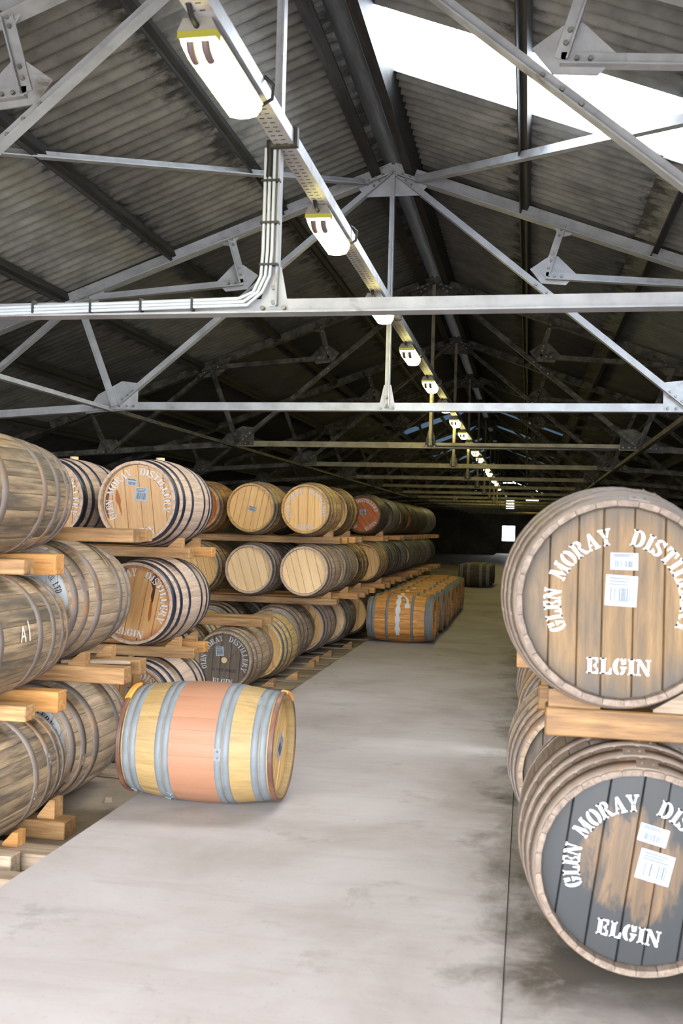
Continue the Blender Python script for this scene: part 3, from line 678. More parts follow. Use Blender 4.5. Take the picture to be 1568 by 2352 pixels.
def place_label(root, K, u, v, wd, hg, rot, barcode=True, roll=0.0):
    yf = -K['L']/2+REC-.0022
    b = MB(); b.box(-wd/2, wd/2, -.0006, .0006, -hg/2, hg/2)
    cu, sv = u*math.cos(roll)+v*math.sin(roll), v*math.cos(roll)-u*math.sin(roll)
    o = b.build('paper_label', M['paper'], root, (cu, yf, K['Rb']+sv), (0, roll+rot, 0))
    r = random.Random(int(1000*(u+v+wd))); b = MB(); x = -wd*.34; top = hg*(.10 if hg > wd*.8 else .05); bot = -hg*.36
    while x < wd*.34:
        q = r.uniform(.0012, .0035)*wd/.09; b.box(x, x+q, -.0012, -.0007, bot, top); x += q+r.uniform(.0015, .004)*wd/.09
    for k in range(2 if hg < wd*.8 else 3):
        z = hg*(.40-.10*k); b.box(-wd*.40, wd*r.uniform(.15, .40), -.0012, -.0007, z-.0018, z+.0018)
    b.build('print', M['bars'], o)

CASKS = []
def cask(X, Y0, base, kind, stave, head, hoop, label, group, detail=True, roll=0.0, yaw=0.0, text=None, labels=(), far_head=True, var=0, seed=None, cut=None):
    K = KIND[kind]; hl = K['L']/2
    root = tag(empty('cask', (X, Y0+hl, base), yaw), label, 'barrel', group)
    r = random.Random(seed if seed is not None else hash((round(X, 2), round(Y0, 2), round(base, 2))) & 0xffff)
    ax = (0, 0, K['Rb']); spin = r.uniform(0, 2*PI)
    if detail:
        me = stave_mesh(K)
        for k in range(K['n']): link('stave', me, M[stave], root, ax, (0, spin+2*PI*k/K['n'], 0))
    else:
        tag(link('staves', stave_mesh(K, True), M[stave], root, ax, (0, spin, 0)), kind='stuff')
    for t0, t1 in K['hoops']:
        for a, b_ in ((t0, t1), (-t1, -t0)):
            link('hoop', hoop_mesh(K, a, b_), M[hoop], root, ax, (0, r.uniform(-.5, .5) if kind == 'butt' else r.uniform(0, 6.28), 0))
    yh = -hl+REC
    if detail:
        for cx, me in head_boards(K, var):
            link('head_board', me, M[head], root, (0, yh, K['Rb']), (0, roll, 0))
    else: link('head', head_disc(K), M[head], root, (0, yh, K['Rb']), (0, roll, 0))
    if far_head: link('head', head_disc(K), M[head] if not head == 'h_white' else M['h_honey'], root, (0, hl-REC, K['Rb']), (0, roll, PI))
    if text: text(root, K, roll)
    for (u, v, wd, hg, rt) in labels: place_label(root, K, u, v, wd, hg, rt, roll=roll)
    CASKS.append(root); return root
def mtext(root, K): return Matrix.Translation((0, 0, 0))
def stencil(root, K, roll, paint='paint', scale=None):
    s = scale or (1.0 if K['Rh'] > .34 else K['Rh']/.353*1.16)
    I = Matrix.Identity(4)
    for wd_, a0, a1 in (('GLEN', -118, -80), ('MORAY', -70, -8), ('DISTILLERY', 9, 116), ('ELGIN', None, 0)):
        b = MB()
        if a0 is None: line_text(b, wd_, .215*s, .055*s, -.250*s, I)
        else: arc_text(b, wd_, .200*s, .058*s, a0, a1, I)
        b.build('lettering', M[paint], root, (0, -K['L']/2+REC-.0022, K['Rb']), (0, roll, 0))
def stencil_black(root, K, roll):
    s = K['Rh']/.353; I = Matrix.Identity(4)
    for wd_, a0, a1 in (('GLEN', -118, -92), ('MORAY', -84, -42), ('DISTILLERY', -34, 38), ('CO.', 43, 52), ('LTD', 57, 73), ('ELGIN', None, -.22)):
        b = MB()
        if a0 is None: line_text(b, wd_, .20*s, .05*s, a1*s, I)
        else: arc_text(b, wd_, .235*s, .045*s, a0, a1, I)
        b.build('lettering', M['ink'], root, (0, -K['L']/2+REC-.0022, K['Rb']), (0, roll, 0))
def side_mark(root, K, strokes, y0, ang0, h, mat='chalk', wd=.010):
    """strokes in letter units drawn on the curved side: x along the axis away from the near head, z up around the belly"""
    b = MB(); hl = K['L']/2
    def fn(x, z):
        y = y0+x*h; t = y/hl; a = ang0-z*h/K['Rb']; r_ = rad(K, t)+.006
        return (r_*math.sin(a), y, K['Rb']+r_*math.cos(a))
    for st in strokes: 
        fine = []
        for (x0, z0), (x1, z1) in zip(st, st[1:]):
            for k in range(4): fine.append((x0+(x1-x0)*k/4, z0+(z1-z0)*k/4))
        fine.append(st[-1]); stroke(b, fine, wd/h, fn)
    b.build('chalk_mark', M[mat], root)

def stain_run(root, K, roll, pts, mat):
    b = MB(); vs = []
    for u, v, wd in pts: vs += [(u-wd, 0, v), (u+wd*.8, 0, v)]
    b.add(vs, [(2*k, 2*k+1, 2*k+3, 2*k+2) for k in range(len(pts)-1)])
    b.build('dried_run', mat, root, (0, -K['L']/2+REC-.0016, K['Rb']), (0, roll, 0))
M['run_dark'] = plain('dark_brown_run', srgb(70, 30, 18), .5); M['run_rust'] = plain('rust_brown_run', srgb(158, 88, 36), .6)
def plank(x0, x1, y, z, label, group='dunnage planks', h=.080, d=.11, mat='plank', yaw=0.0, name='dunnage_plank', tilt=0.0):
    b = MB(); L_ = x1-x0; c_ = .004
    b.box(-L_/2, L_/2, -d/2, d/2, 0, h)
    me = b.mesh(name); bm = bmesh.new(); bm.from_mesh(me)
    bmesh.ops.bevel(bm, geom=list(bm.edges), offset=.005, segments=1, affect='EDGES'); bm.to_mesh(me); bm.free()
    o = link(name, me, M[mat], None, ((x0+x1)/2, y, z), (0, tilt, yaw)); tag(o, label, 'plank', group); return o
def chock(x, y, z, s, label, group='wooden chocks', w=.12, h=.09, d=.07, mat='plank'):
    w *= .85; h *= .8
    b = MB(); b.prism_xz([(0, 0), (s*w, 0), (s*w, .012), (s*.03, h), (0, h)], -d/2, d/2)
    o = b.build('wooden_chock', M[mat], None, (x, y, z)); tag(o, label, 'chock', group); return o
PH = .080; PO = .19
def belly_top(K, off): off = max(0, off-.055); return 2*K['Rb']-(K['Rb']-rad(K, off/(K['L']/2)))+.003
def lower(K, off): off = max(0, off-.055); return K['Rb']-rad(K, off/(K['L']/2))-.003     # how much higher the underside is at off
TN = ['', 'bottom', 'middle', 'top']

def two_planks(x0, ends, ymid, z, where, mat=('plank', 'plank'), h=PH):
    plank(x0, ends[0], ymid-PO, z, f'front plank of the pair {where}', mat=mat[0], h=h)
    plank(x0, ends[1], ymid+PO, z, f'rear plank of the pair {where}', mat=mat[1], h=h)

# ---- left stow 1 : weathered, nearest on the left, heads out of frame
G1 = 'casks in the nearest left stack'
K = KIND['long']
z = -.12; XS1 = -2.855; Y1 = 4.02; h1 = K['L']/2
z1 = []
for tier in (1, 2, 3):
    z1.append(z)
    for i in range(2):
        lab = [None, ['big weathered grey cask with a dark flaking patch, bottom of the nearest left stack', 'weathered cask hidden in the bottom tier beside the dark patched one'],
               ['weathered grey cask chalked A1, middle of the nearest left stack', 'weathered cask behind the one chalked A1 in the middle tier'],
               ['weathered brown cask with rusty hoops, top of the nearest left stack', 'weathered cask beside the top brown one in the nearest left stack']][tier][i]
        if i: continue
        c = cask(XS1, Y1, z, 'long', 'weathered', 'h_dark', 'rusty', lab, G1, seed=100+tier)
        if tier == 2:
            side_mark(c, K, HAND['A'][1], -.02, 1.58, .080); side_mark(c, K, [[(.12, 1.3), (.2, 0)]], .055, 1.58, .080)
    if tier < 3:
        nm = ['', 'on the bottom nearest left cask', 'under the top nearest left cask'][tier]
        zf = z+belly_top(K, .09); zr = z+belly_top(K, .45)
        plank(-3.25, (-2.51, -2.545)[tier-1], Y1+h1+.09, zf, f'front plank of the pair {nm}', h=PH)
        plank(-3.25, (-2.515, -2.555)[tier-1], Y1+h1+.45, zr, f'rear plank of the pair {nm}', h=PH+2*(lower(K, .45)-lower(K, .09)), mat='plank_new')
        z = zf+PH-lower(K, .09)
# floor timbers below stow 1
plank(-3.6, -2.44, 5.06, EL, 'thick orange timber runner end under the nearest left stack, rear one', h=.10, d=.14, mat='plank', name='floor_timber', group='floor timbers')
plank(-3.6, -2.26, 4.60, EL, 'broad dusty timber under the nearest left stack beside the path edge', h=.085, d=.16, mat='runner', name='floor_timber', group='floor timbers')
plank(-3.6, -2.42, 4.44, EL, 'dusty timber block in front of the broad timber at bottom left', h=.11, d=.10, mat='runner', name='floor_timber', group='floor timbers')
plank(-3.2, -2.30, 4.27, EL, 'pale dusty timber end at the bottom left beside the path', h=.07, d=.12, mat='runner', name='floor_timber', group='floor timbers')
chock(-2.52, 5.08, EL+.10, -1, 'upright wooden block on the orange runner beside the bottom nearest cask', w=.12, h=.13, d=.10)
chock(-2.50, 4.64, EL+.085, -1, 'small yellow wooden wedge against the bottom nearest cask', w=.10, h=.09, d=.08, mat='plank_new')

# ---- left stow 2 : hogsheads with white heads, no top tier
K = KIND['hogshead']; z = -.13; X2 = -2.915; Y2 = 5.32; h2 = K['L']/2; G2 = 'white headed casks in the second left stack'
c = cask(X2, Y2, z, 'hogshead', 'greybrown', 'h_white', 'rusty', 'large grey brown cask with lettered white head behind the lowest nearest cask', G2, text=stencil_black, yaw=.0, roll=.3, seed=201)
zt = z+belly_top(K, PO)
two_planks(-3.35, (-2.345, -2.40), Y2+h2, zt, 'on the bottom white headed cask', h=.10)
plank(-2.80, -2.38, Y2+h2-.10, zt+.098, 'thin loose wooden slat lying askew on the second stack planks', h=.022, d=.06, mat='runner', yaw=.28, name='loose_slat', group=None)
chock(X2+.31, Y2+h2-PO, zt+.098, -1, 'wooden wedge on the plank beside the middle white headed cask', w=.13, h=.10)
chock(X2+.31, Y2+h2+PO, zt+.098, -1, 'wooden wedge on the rear plank beside the middle white headed cask', w=.13, h=.10)
z = zt+.10-lower(K, PO)
c = cask(X2-.01, Y2, z, 'hogshead', 'greybrown', 'h_white', 'rusty', 'grey brown cask with lettered white head and chalk N on its side', G2, text=stencil_black, yaw=.0, roll=.0, seed=202)
side_mark(c, K, [[(.1, 0), (.25, 1.15), (.72, .45), (.98, .62)], [(.72, .45), (.60, 1.05)]], .06, .98, .16)
zt = z+belly_top(K, PO)
two_planks(-3.35, (-2.315, -2.385), Y2+h2, zt, 'laid bare on top of the white headed casks')

# ---- left stow 3 : striped pale casks
K = KIND['striped']; z = -.135; X3 = -2.92; Y3 = 7.0; h3 = K['L']/2; G3 = 'pale casks with dark blue hoops'
LB = [(-.035, .155, .088, .055, .22), (.03, .055, .105, .105, .22)]
spec = [('pinkoak', 'h_stained', [('pale pinkish cask with stained lettered head half hidden behind the wine barrel', True), None]),
        ('pinkoak', 'h_stained', [('pale pinkish blue hooped cask with brown run stains on its head, middle tier', True), ('pale blue hooped cask second from the aisle in the middle tier', False)]),
        ('pinkoak', 'h_lettered', [('pale pinkish blue hooped cask with lettered head, top tier over the stained one', True), ('pale pinkish blue hooped cask with lettered head peeking behind the top nearest cask', True)])]
for tier in (1, 2, 3):
    st, hd, ls = spec[tier-1]
    for i in range(2):
        if ls[i] is None: continue
        xx = X3-(.745 if i else 0)
        rl = (.10, .18, -.13)[tier-1] if not i else .05
        lb = [[(-.02, .10, .088, .058, .02), (-.01, .0, .10, .10, .02)], [(-.10, .105, .085, .06, .12), (-.10, -.02, .095, .10, .12)], LB][tier-1] if not i else ()
        c = cask(xx, Y3, z, 'striped', st, hd if not i else 'h_lettered', 'navy', ls[i][0], G3, text=stencil if ls[i][1] else None, labels=lb, roll=rl, seed=300+tier*10+i, detail=ls[i][1], var=tier)
        if tier == 2 and i == 0:
            stain_run(c, K, 0, [(.150, .225, .012), (.155, .19, .030), (.146, .15, .020), (.150, .11, .012), (.140, .06, .016), (.136, .01, .006)], M['run_dark'])
            stain_run(c, K, 0, [(.132, .02, .010), (.125, -.04, .013), (.118, -.10, .014), (.114, -.135, .004)], M['run_rust'])
            stain_run(c, K, 0, [(-.075, .262, .014), (-.095, .21, .010), (-.105, .17, .005)], M['run_dark'])
        if tier == 3 and i == 0:
            stain_run(c, K, 0, [(-.175, .09, .004), (-.168, .05, .018), (-.160, .01, .024), (-.150, -.03, .010), (-.135, -.08, .006), (-.128, -.11, .002)], M['run_rust'])
            stain_run(c, K, 0, [(-.205, .17, .004), (-.235, .10, .012), (-.252, .03, .014), (-.256, -.06, .012), (-.235, -.13, .006)], M['run_dark'])
        if tier >= 2 and i == 0:
            side_mark(c, K, [[(0, 1), (.02, .1)], [(.25, .2), (.5, 1), (.75, .9), (.8, .6), (.5, .5), (.85, .3), (.8, 0), (.4, 0)]], .0, 1.0, .11, wd=.007)
        if tier == 3:   # bung on top
            b = MB(); b.tube([(0, .02, 2*K['Rb']-.004), (0, .02, 2*K['Rb']+.022)], .035, 12); b.build('bung', M['cork'], c)
    zt = z+belly_top(K, PO)
    if tier < 3:
        two_planks(-4.2, ((-2.50, -2.545), (-2.56, -2.505))[tier-1], Y3+h3, zt, f'under the {TN[tier+1]} blue hooped casks', ('plank', 'plank_new'))
        for s_, nm in ((-PO, 'front'), (PO, 'rear')):
            chock(X3+.29, Y3+h3+s_, zt+PH-.004, -1, f'wooden wedge on the {nm} plank beside the {TN[tier+1]} blue hooped cask', w=.13, h=.10)
    z = zt+PH-lower(K, PO)
plank(-4.2, -2.5, Y3+.25, EL, 'dusty floor timber beneath the bottom blue hooped cask, front', h=.02, d=.16, mat='runner', name='floor_timber', group='floor timbers')

# ---- left bottom tier along the aisle, stows 4 and 5 (low) then the high racks
def three_drinkers(root, K, roll):
    stencil(root, K, roll); yf = -K['L']/2+REC-.0026
    b = MB(); x = -.13
    fn = lambda X_, Z_: (X_, 0, Z_)
    for wd_, hh in (('THE', .024), ('THREE', .028), ('DRINKERS', .028)):
        for ch in wd_:
            a, sts = HAND[ch]
            for st in sts: stroke(b, [(x+px*hh*.75, -.115+pz*hh) for px, pz in st], .0035, fn)
            x += (a+.2)*hh*.75
        x += .014
    def squig(cx, cz, n, w_, h_, rot):
        pts = []
        for k in range(n*4):
            u = w_*(k/(n*4)-.5); v = h_*math.sin(k*1.7)*(.5+.5*math.cos(k*.9)); pts.append((cx+u*math.cos(rot)-v*math.sin(rot), cz+u*math.sin(rot)+v*math.cos(rot)))
        stroke(b, pts, .003, fn)
    squig(.09, .06, 5, .14, .02, .9); squig(-.17, .0, 6, .2, .018, 1.35)
    b.build('handwriting', M['ink'], root, (0, yf, K['Rb']), (0, roll, 0))
    b = MB(); b.tube([(0, -.004, 0), (0, .004, 0)], .030, 14); b.build('bung', M['cork'], root, (.0, yf, K['Rb']))
GB = 'bottom tier casks along the left aisle'
bt = [  # X, Y0, kind, stave, head, hoop, label, text, base
 (-3.00, 9.55, 'barrel', 'greybrown', 'h_dark', 'butthoop', 'grey brown cask with lettered dark head and handwriting behind the wine barrel', three_drinkers, -.12),
 (-2.96, 10.52, 'big', 'yellow', 'h_honey', 'greyhoop', 'yellow oak cask with plain honey head, bottom tier beside the aisle', None, -.15),
 (-3.00, 11.50, 'big', 'greybrown', 'h_white', 'butthoop', 'grey brown cask with blank white head behind the yellow one', None, -.10),
 (-2.93, 12.60, 'big', 'pinkoak', 'h_honey', 'greyhoop', 'pinkish grey cask in the bottom tier behind the white headed one', None, -.10),
 (-2.84, 13.70, 'big', 'greybrown', 'h_pale', 'greyhoop', 'grey cask with bare cream head, bottom tier beside the aisle', None, -.10),
 (-2.72, 14.90, 'big', 'darkoak', 'h_honey', 'darkhoop', 'dark oak cask at the far end of the lit bottom tier', None, -.10),
]
for (X, Y0, kd, st, hd, hp, lab, tx, bs) in bt:
    cask(X, Y0, bs, kd, st, hd, hp, lab, GB, text=tx, detail=True, seed=int(Y0*100), roll=(.06 if tx else R.uniform(-.5, .5)), labels=([(-.055, .085, .085, .095, -.14)] if tx else ()), var=2)
for (X, Y0, kd, st, hd, hp, lab, bs) in [
 (-3.72, 9.55, 'barrel', 'greybrown', 'h_honey', 'darkhoop', 'grey brown cask beside the handwritten one, mostly hidden by blue hooped casks', -.12),
 (-3.74, 10.52, 'big', 'yellow', 'h_honey', 'greyhoop', 'yellow oak cask second from the aisle, beside the plain honey headed one', -.15),
 (-3.80, 11.50, 'big', 'greybrown', 'h_white', 'darkhoop', 'brown cask with white head second from the aisle under the high rack', -.10),
 (-3.72, 12.60, 'big', 'pinkoak', 'h_dark', 'greyhoop', 'pinkish grey cask second from the aisle with dark hollow head', -.10)]:
    cask(X, Y0, bs, kd, st, hd, hp, lab, GB, detail=True, seed=int(Y0*100+7), text=(lambda r_, k_, q: stencil_black(r_, k_, q)) if hd == 'h_white' else None, roll=.3)
K = KIND['barrel']; zt = -.12+belly_top(K, PO)
two_planks(-4.2, (-2.66, -2.665), 9.55+.44, zt, 'bare on top of the handwritten cask')
# earth level timbers and wedges beside the bottom tier
for j, (y, xe) in enumerate([(9.75, -2.55), (10.25, -2.42), (10.75, -2.36), (11.2, -2.40), (11.75, -2.34), (12.2, -2.42), (12.8, -2.36), (13.3, -2.40), (13.9, -2.35), (14.4, -2.42), (15.1, -2.38)]):
    hgt = .03 if y < 10 else .02
    plank(-4.2, xe, y, EL, f'dusty timber under the bottom tier, {["first","second","third","fourth","fifth","sixth","seventh","eighth","ninth","tenth","eleventh"][j]} behind the wine barrel', h=hgt, d=.17, mat='runner', name='floor_timber', group='floor timbers')
for j, (x, y) in enumerate([(-2.62, 10.20), (-2.50, 10.78), (-2.52, 11.76), (-2.56, 12.22), (-2.52, 12.82), (-2.44, 13.92)]):
    chock(x, y, EL+.02, -1, f'wedge on the earth against the bottom tier, {ORD[j]} from the wine barrel', w=.16, h=.11, d=.09)

# ---- high racks: tiers 2 and 3
base2 = -.10+belly_top(KIND['big'], PO)+PH-lower(KIND['barrel'], PO)
base3 = base2+belly_top(KIND['barrel'], PO)+PH-lower(KIND['barrel'], PO)
YR = [11.5, 12.65, 13.65, 15.15, 16.15, 17.25, 18.5, 19.9, 21.0, 22.1, 23.2, 24.3]
GR = 'racked casks along the left aisle'
near = {  # (row, tier, i): stave, head, hoop, label, text, labels, kind
 (0, 2, 0): ('pinkoak', 'h_pale', 'butthoop', 'pale cask with bare cream head, middle tier below the lettered one', None, (), 'barrel'),
 (0, 2, 1): ('pinkoak', 'h_pale', 'greyhoop', 'pale cask with bare head and grey hoops, middle tier, second from the aisle', None, (), 'barrel'),
 (0, 2, 2): ('golden', 'h_honey', 'greyhoop', 'golden cask, middle tier, third from the aisle, partly behind blue hooped casks', None, (), 'barrel'),
 (0, 3, 0): ('golden', 'h_honey', 'butthoop', 'honey cask with white lettered head, top tier of the high rack beside the aisle', stencil, (), 'barrel'),
 (0, 3, 1): ('golden', 'h_honey', 'greyhoop', 'honey cask with one small white label on its head, top tier', None, ((0.02, -.01, .10, .055, .1),), 'barrel'),
 (0, 3, 2): ('amber', 'h_red', 'greyhoop', 'amber cask, top tier, third from the aisle, half behind blue hooped casks', None, (), 'barrel'),
 (1, 3, 0): ('golden', 'h_honey', 'darkhoop', 'golden cask with many dark hoops, top tier just behind the lettered honey one', None, (), 'many'),
 (1, 2, 0): ('greybrown', 'h_pale', 'greyhoop', 'grey cask with cream head, middle tier, second stack of the high rack', None, (), 'barrel'),
 (2, 2, 0): ('golden', 'h_honey', 'darkhoop', 'golden cask with dark hoops, middle tier, third stack of the high rack', None, (), 'many'),
 (3, 2, 0): ('golden', 'h_honey', 'greyhoop', 'golden cask with plain orange head, middle tier, below the reddish lettered one', None, (), 'barrel'),
 (3, 3, 0): ('darkoak', 'h_red', 'darkhoop', 'dark cask with reddish tilted lettered head, top tier', stencil, ((-.06, .12, .08, .07, .5), (.03, .03, .09, .09, .6)), 'many'),
}
for ri, Y0 in enumerate(YR):
    for tier in (2, 3):
        if tier == 3 and ri in (2, 4): continue
        for i in range(3 if ri == 0 else 2):
            X = -2.635-.69*i+(.08 if ri == 3 else 0); bs = base2 if tier == 2 else base3
            q = near.get((ri, tier, i))
            if q: st, hd, hp, lab, tx, lb, kd = q
            else:
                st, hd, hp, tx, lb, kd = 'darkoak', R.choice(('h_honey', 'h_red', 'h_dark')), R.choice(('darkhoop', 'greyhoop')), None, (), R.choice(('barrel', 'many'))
                lab = f'dim cask, {TN[tier]} tier, {["first","second","third","fourth","fifth","sixth","seventh","eighth","ninth","tenth","eleventh","twelfth"][ri]} stack of the high rack, '+('aisle side' if i == 0 else 'second from aisle')
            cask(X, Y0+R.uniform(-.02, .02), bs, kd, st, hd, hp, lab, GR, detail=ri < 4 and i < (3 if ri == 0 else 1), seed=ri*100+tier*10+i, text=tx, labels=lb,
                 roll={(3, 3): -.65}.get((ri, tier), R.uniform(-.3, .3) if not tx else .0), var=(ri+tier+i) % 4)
    if ri >= 6:
        for i in range(2):
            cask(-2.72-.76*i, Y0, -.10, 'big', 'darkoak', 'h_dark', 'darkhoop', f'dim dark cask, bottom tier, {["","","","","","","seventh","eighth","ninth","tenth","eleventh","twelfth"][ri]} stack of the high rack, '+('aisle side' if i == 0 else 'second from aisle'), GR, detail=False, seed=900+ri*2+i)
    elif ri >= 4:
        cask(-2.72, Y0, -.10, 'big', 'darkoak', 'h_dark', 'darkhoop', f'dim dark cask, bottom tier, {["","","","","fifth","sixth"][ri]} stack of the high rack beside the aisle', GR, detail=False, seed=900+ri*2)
    ym = Y0+.44; ordn = ["first", "second", "third", "fourth", "fifth", "sixth", "seventh", "eighth", "ninth", "tenth", "eleventh", "twelfth"][ri]
    e1 = [-2.26, -2.20, -2.22, -2.20][ri % 4]; e2 = [-2.24, -2.25, -2.18, -2.24][ri % 4]
    mats = ('plank_new', 'plank') if ri % 2 else ('plank', 'plank_new')
    two_planks(-4.4, (e1, e1-.06 if ri == 0 else e1+.03), ym, base2-PH+lower(KIND['barrel'], PO), f'under the middle tier, {ordn} stack of the high rack', mats)
    if ri not in (2, 4): two_planks(-4.4, (e2, e2+.02), ym, base3-PH+lower(KIND['barrel'], PO), f'under the top tier, {ordn} stack of the high rack', mats)
    if ri < 4:
        for tier, bs in ((2, base2), (3, base3)):
            if tier == 3 and ri == 2: continue
            chock(-2.635+.30+(.08 if ri == 3 else 0), ym-PO, bs+lower(KIND['barrel'], PO), -1, f'wedge beside the {TN[tier]} tier cask, {ordn} stack of the high rack', w=.14, h=.10)

# ---- pink banded wine barrel on the path
K = KIND['wine']
wb = cask(-1.785, 5.46-K['L']/2, 0.0, 'wine', 'wine', 'h_wine', 'galv', 'pale oak wine barrel with pink stained middle lying on the concrete path', None, yaw=PI/2+.02, seed=555, roll=.5, labels=((.08, .02, .10, .14, .3),))
for t0, t1 in ((-1.0, -.955), (.955, 1.0)):
    b = MB(); hl = K['L']/2
    for tt in (t0+.008, (t0+t1)/2, t1-.008):
        b.tube([((rad(K, tt)+.008)*math.sin(2*PI*k/48), tt*hl, (rad(K, tt)+.008)*math.cos(2*PI*k/48)) for k in range(49)], .0085, 6)
    b.build('rim_band', M['chimeband'], wb, (0, 0, K['Rb']))
    b = MB()
    for tt in (t0+.004, t1-.004):
        b.tube([((rad(K, tt)+.010)*math.sin(.06+.62*k/12-.1), tt*hl, (rad(K, tt)+.010)*math.cos(.06+.62*k/12-.1)) for k in range(13)], .012, 6)
    b.build('rim_band_end', M['orange'], wb, (0, 0, K['Rb']), (0, .1 if t0 < 0 else -.55, 0))['label'] = 'bright orange end of the rim band'
b = MB(); r = random.Random(3)
for j in range(7):
    p0 = Vector((.02+.02*j-.06, K['L']/2-.01, K['Rb']-rad(K, 1)+.03)); pts = [p0]
    for k in range(4): pts.append(pts[-1]+Vector((r.uniform(-.02, .02), r.uniform(.0, .02), -.012 if k < 2 else .002)))
    b.tube(pts, .0022, 4)
b.build('frayed_binding', M['orange'], wb)

# ---- row of golden barrels lying across the path
for j in range(10):
    y = 13.8+.715*j
    lab = 'golden wine barrel with a white splash, front of the row across the path' if j == 0 else f'golden wine barrel lying across the path, {["","second","third","fourth","fifth","sixth","seventh","eighth","ninth","tenth"][j]} in the row behind the splashed one'
    c = cask(-1.72+R.uniform(-.02, .02)-.0*j, y-KIND['row']['L']/2, 0.0, 'row', 'amber' if j % 3 == 0 else R.choice(('amber', 'golden')), 'h_wine', 'galv', lab, 'row of barrels across the path', yaw=PI/2+R.uniform(-.03, .03), detail=j < 3, seed=700+j)
    if j < 3:
        b = MB(); K = KIND['row']; b.tube([(0, 0, 2*K['Rb']-.004), (0, 0, 2*K['Rb']+.018)], .032, 10); b.build('bung', M['cork'], c)
    if j == 0:
        b = MB(); vs = []
        K = KIND['row']
        for k in range(25):
            a = .25+2.0*k/24; wq = .030+.008*math.sin(k*1.3)
            for yy in (.0-wq, .0+wq): rr = rad(K, yy/(K['L']/2))+.004; vs.append((-rr*math.sin(a), yy+.02, K['Rb']+rr*math.cos(a)))
        b.add([(x, y_, z_) for x, y_, z_ in vs], [(2*k, 2*k+1, 2*k+3, 2*k+2) for k in range(24)])
        vs = []
        for k in range(15):
            a = .25+.80*k/14; wq = .016+.018*(k > 10); yy0 = -.035-.09*math.sin(min(1, k/9)*PI/2)
            for yy in (yy0-wq, yy0+wq): rr = rad(K, yy/(K['L']/2))+.0045; vs.append((-rr*math.sin(a), yy+.02, K['Rb']+rr*math.cos(a)))
        b.add(vs, [(2*k, 2*k+1, 2*k+3, 2*k+2) for k in range(14)])
        b.build('white_splash', M['paint'], c)['label'] = 'dried white splash running from the bung'
for j in range(3):
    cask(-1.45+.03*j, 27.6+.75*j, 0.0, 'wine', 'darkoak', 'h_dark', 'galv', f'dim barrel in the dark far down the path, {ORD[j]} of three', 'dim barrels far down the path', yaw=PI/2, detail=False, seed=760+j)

# ---- right stacks : two tiers of large butts
K = KIND['butt']; GRT = 'large casks stacked on the right'
LR = ((.012, .142, .092, .058, .0), (.004, .040, .106, .106, .04))
bz = .02
c = cask(.405, 3.52, bz, 'butt', 'butt', 'h_black', 'butthoop', 'large brown cask with worn black lettered head on the floor at right', GRT, text=stencil, labels=((.030, .128, .098, .062, .10), (.052, .020, .115, .105, .09)), roll=.135, seed=11, var=1)
zt = bz+belly_top(K, .26)
plank(.08, 1.9, 3.52+.525-.26, zt, 'thick golden timber beam under the upper right cask, front one', h=.105, d=.12, mat='beam', group='right stack timbers')
plank(.06, 1.9, 3.52+.525+.26, zt, 'thick timber beam under the upper right cask, rear one', h=.105, d=.12, mat='beam', group='right stack timbers')
chock(.09, 3.52+.525-.26, zt+.102, 1, 'orange wooden wedge left of the upper right cask', w=.22, h=.085, d=.09, mat='beam')
chock(.60, 3.52+.525-.26, zt+.102, -1, 'grey wooden wedge right of the upper right cask', w=.16, h=.10, d=.09, mat='runner')
chock(.07, 3.52+.525+.26, zt+.102, 1, 'dark wooden block behind the orange wedge on the right stack', w=.16, h=.10, d=.10, mat='beam')
bu = zt+.105-lower(K, .26)
cask(.318, 3.48, bu, 'butt', 'butt', 'h_butt', 'butthoop', 'large brown cask with white lettered oak head, upper right', GRT, text=stencil, labels=LR, roll=.0, seed=12, var=0)
cask(1.26, 3.60, bz, 'butt', 'butt', 'h_dark', 'butthoop', 'large brown cask beside the black headed one, cut by the frame edge', GRT, seed=13, detail=False)
for j, y in enumerate((4.80, 6.05, 7.3, 8.5, 9.7, 11.0, 12.3)):
    on = ['second', 'third', 'fourth', 'fifth', 'sixth', 'seventh', 'eighth'][j]
    cask(.335+R.uniform(-.03, .05)*(j > 0), y, bz, 'butt', 'greybrown', 'h_dark', 'rusty', f'grey brown cask on the floor in the {on} stack on the right', GRT, detail=j < 2, seed=20+j)
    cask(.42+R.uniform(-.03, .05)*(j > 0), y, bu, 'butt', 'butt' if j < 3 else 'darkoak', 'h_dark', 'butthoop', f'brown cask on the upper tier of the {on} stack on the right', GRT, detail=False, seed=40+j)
    for s_, nm in ((-.26, 'front'), (.26, 'rear')):
        plank((.12 if s_ < 0 else -.045) if j == 0 else .05, .90, y+.525+s_, zt, f'timber beam under the upper cask of the {on} right stack, {nm} one', h=.105, d=.12, mat='plank' if j == 0 else 'beam', group='right stack timbers')

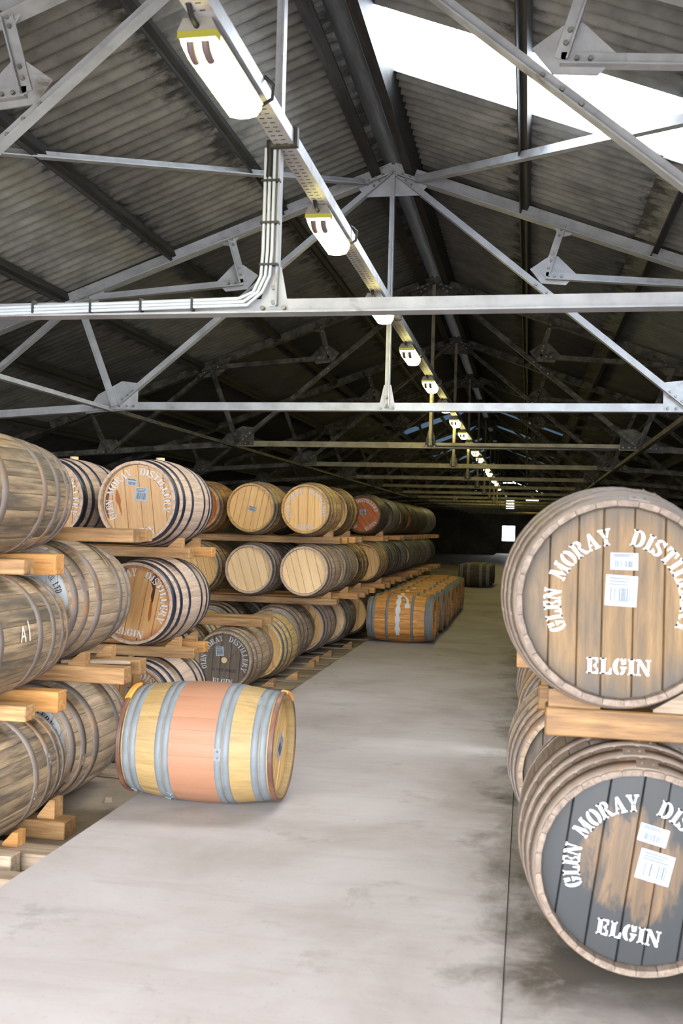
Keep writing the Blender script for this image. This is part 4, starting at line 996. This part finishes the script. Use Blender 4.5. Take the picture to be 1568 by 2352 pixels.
# ---- oddments: exit sign, far strip lamp, chips of wood on the earth
sg = tag(empty('exit_sign', (-2.95, 44.0, 3.05)), 'dim green emergency exit sign hanging far down the warehouse', 'sign')
b = MB(); b.box(-.42, .42, -.02, .02, 0, .36); b.build('sign_board', M['sign'], sg)
b = MB(); I = Matrix.Identity(4)
b.box(-.34, -.10, -.024, -.021, .07, .29); b.box(.02, .10, -.024, -.021, .06, .20); b.box(.03, .09, -.024, -.021, .22, .28)
b.box(.26, .29, -.024, -.021, .06, .24); b.add([(.20, -.0225, .20), (.35, -.0225, .20), (.275, -.0225, .30)], [(0, 1, 2)])
b.build('pictogram', M['steel_dirty_shaded'], sg)
b = MB(); b.box(-.3, -.28, -.008, .008, .36, .9); b.build('hanger_rod', M['steel_dirty_shaded'], sg)
b = MB(); b.box(.28, .30, -.008, .008, .36, .9); b.build('hanger_rod', M['steel_dirty_shaded'], sg)
t = tag(empty('strip_lamp', (.22, 62.0, 3.62)), 'white lit strip lamp crosswise at the far right end', 'lamp')
b = MB(); b.box(-.38, .38, -.05, .05, 0, .05); b.build('lamp_tray', M['lampbody'], t)
b = MB(); b.box(-.37, .37, -.06, .06, -.06, 0); b.build('diffuser', M['lamp'], t)
b = MB(); b.box(-.3, -.28, -.01, .01, .05, 1.0); b.build('hanger_rod', M['steel_dirty_shaded'], t)
r = random.Random(5)
CH = [(-2.36, 5.55, .07), (-2.55, 5.75, .05), (-2.30, 5.30, .04), (-2.42, 6.2, .05), (-2.34, 9.1, .05), (-2.40, 8.6, .06)]
for j, (x, y, s_) in enumerate(CH):
    b = MB(); b.prism_xz([(0, 0), (s_, 0), (s_*.9, .025), (.1*s_, .03)], -.016, .016)
    tag(b.build('wood_chip', M['plank_new'] if j % 2 == 0 else M['runner'], None, (x, y, EL), (0, 0, r.uniform(-1, 1))), f'small split wood chip on the earth left of the path, {ORD[j]} from the viewer', 'wood chip', 'wood chips on the earth')
plank(-2.9, -2.28, 6.35, EL, 'dusty timber lying on the earth left of the wine barrel', h=.03, d=.14, mat='runner', name='floor_timber', group='floor timbers', yaw=-.06)
plank(-2.9, -2.34, 6.75, EL, 'dark dusty timber lying behind the wine barrel end', h=.08, d=.12, mat='runner', name='floor_timber', group='floor timbers')
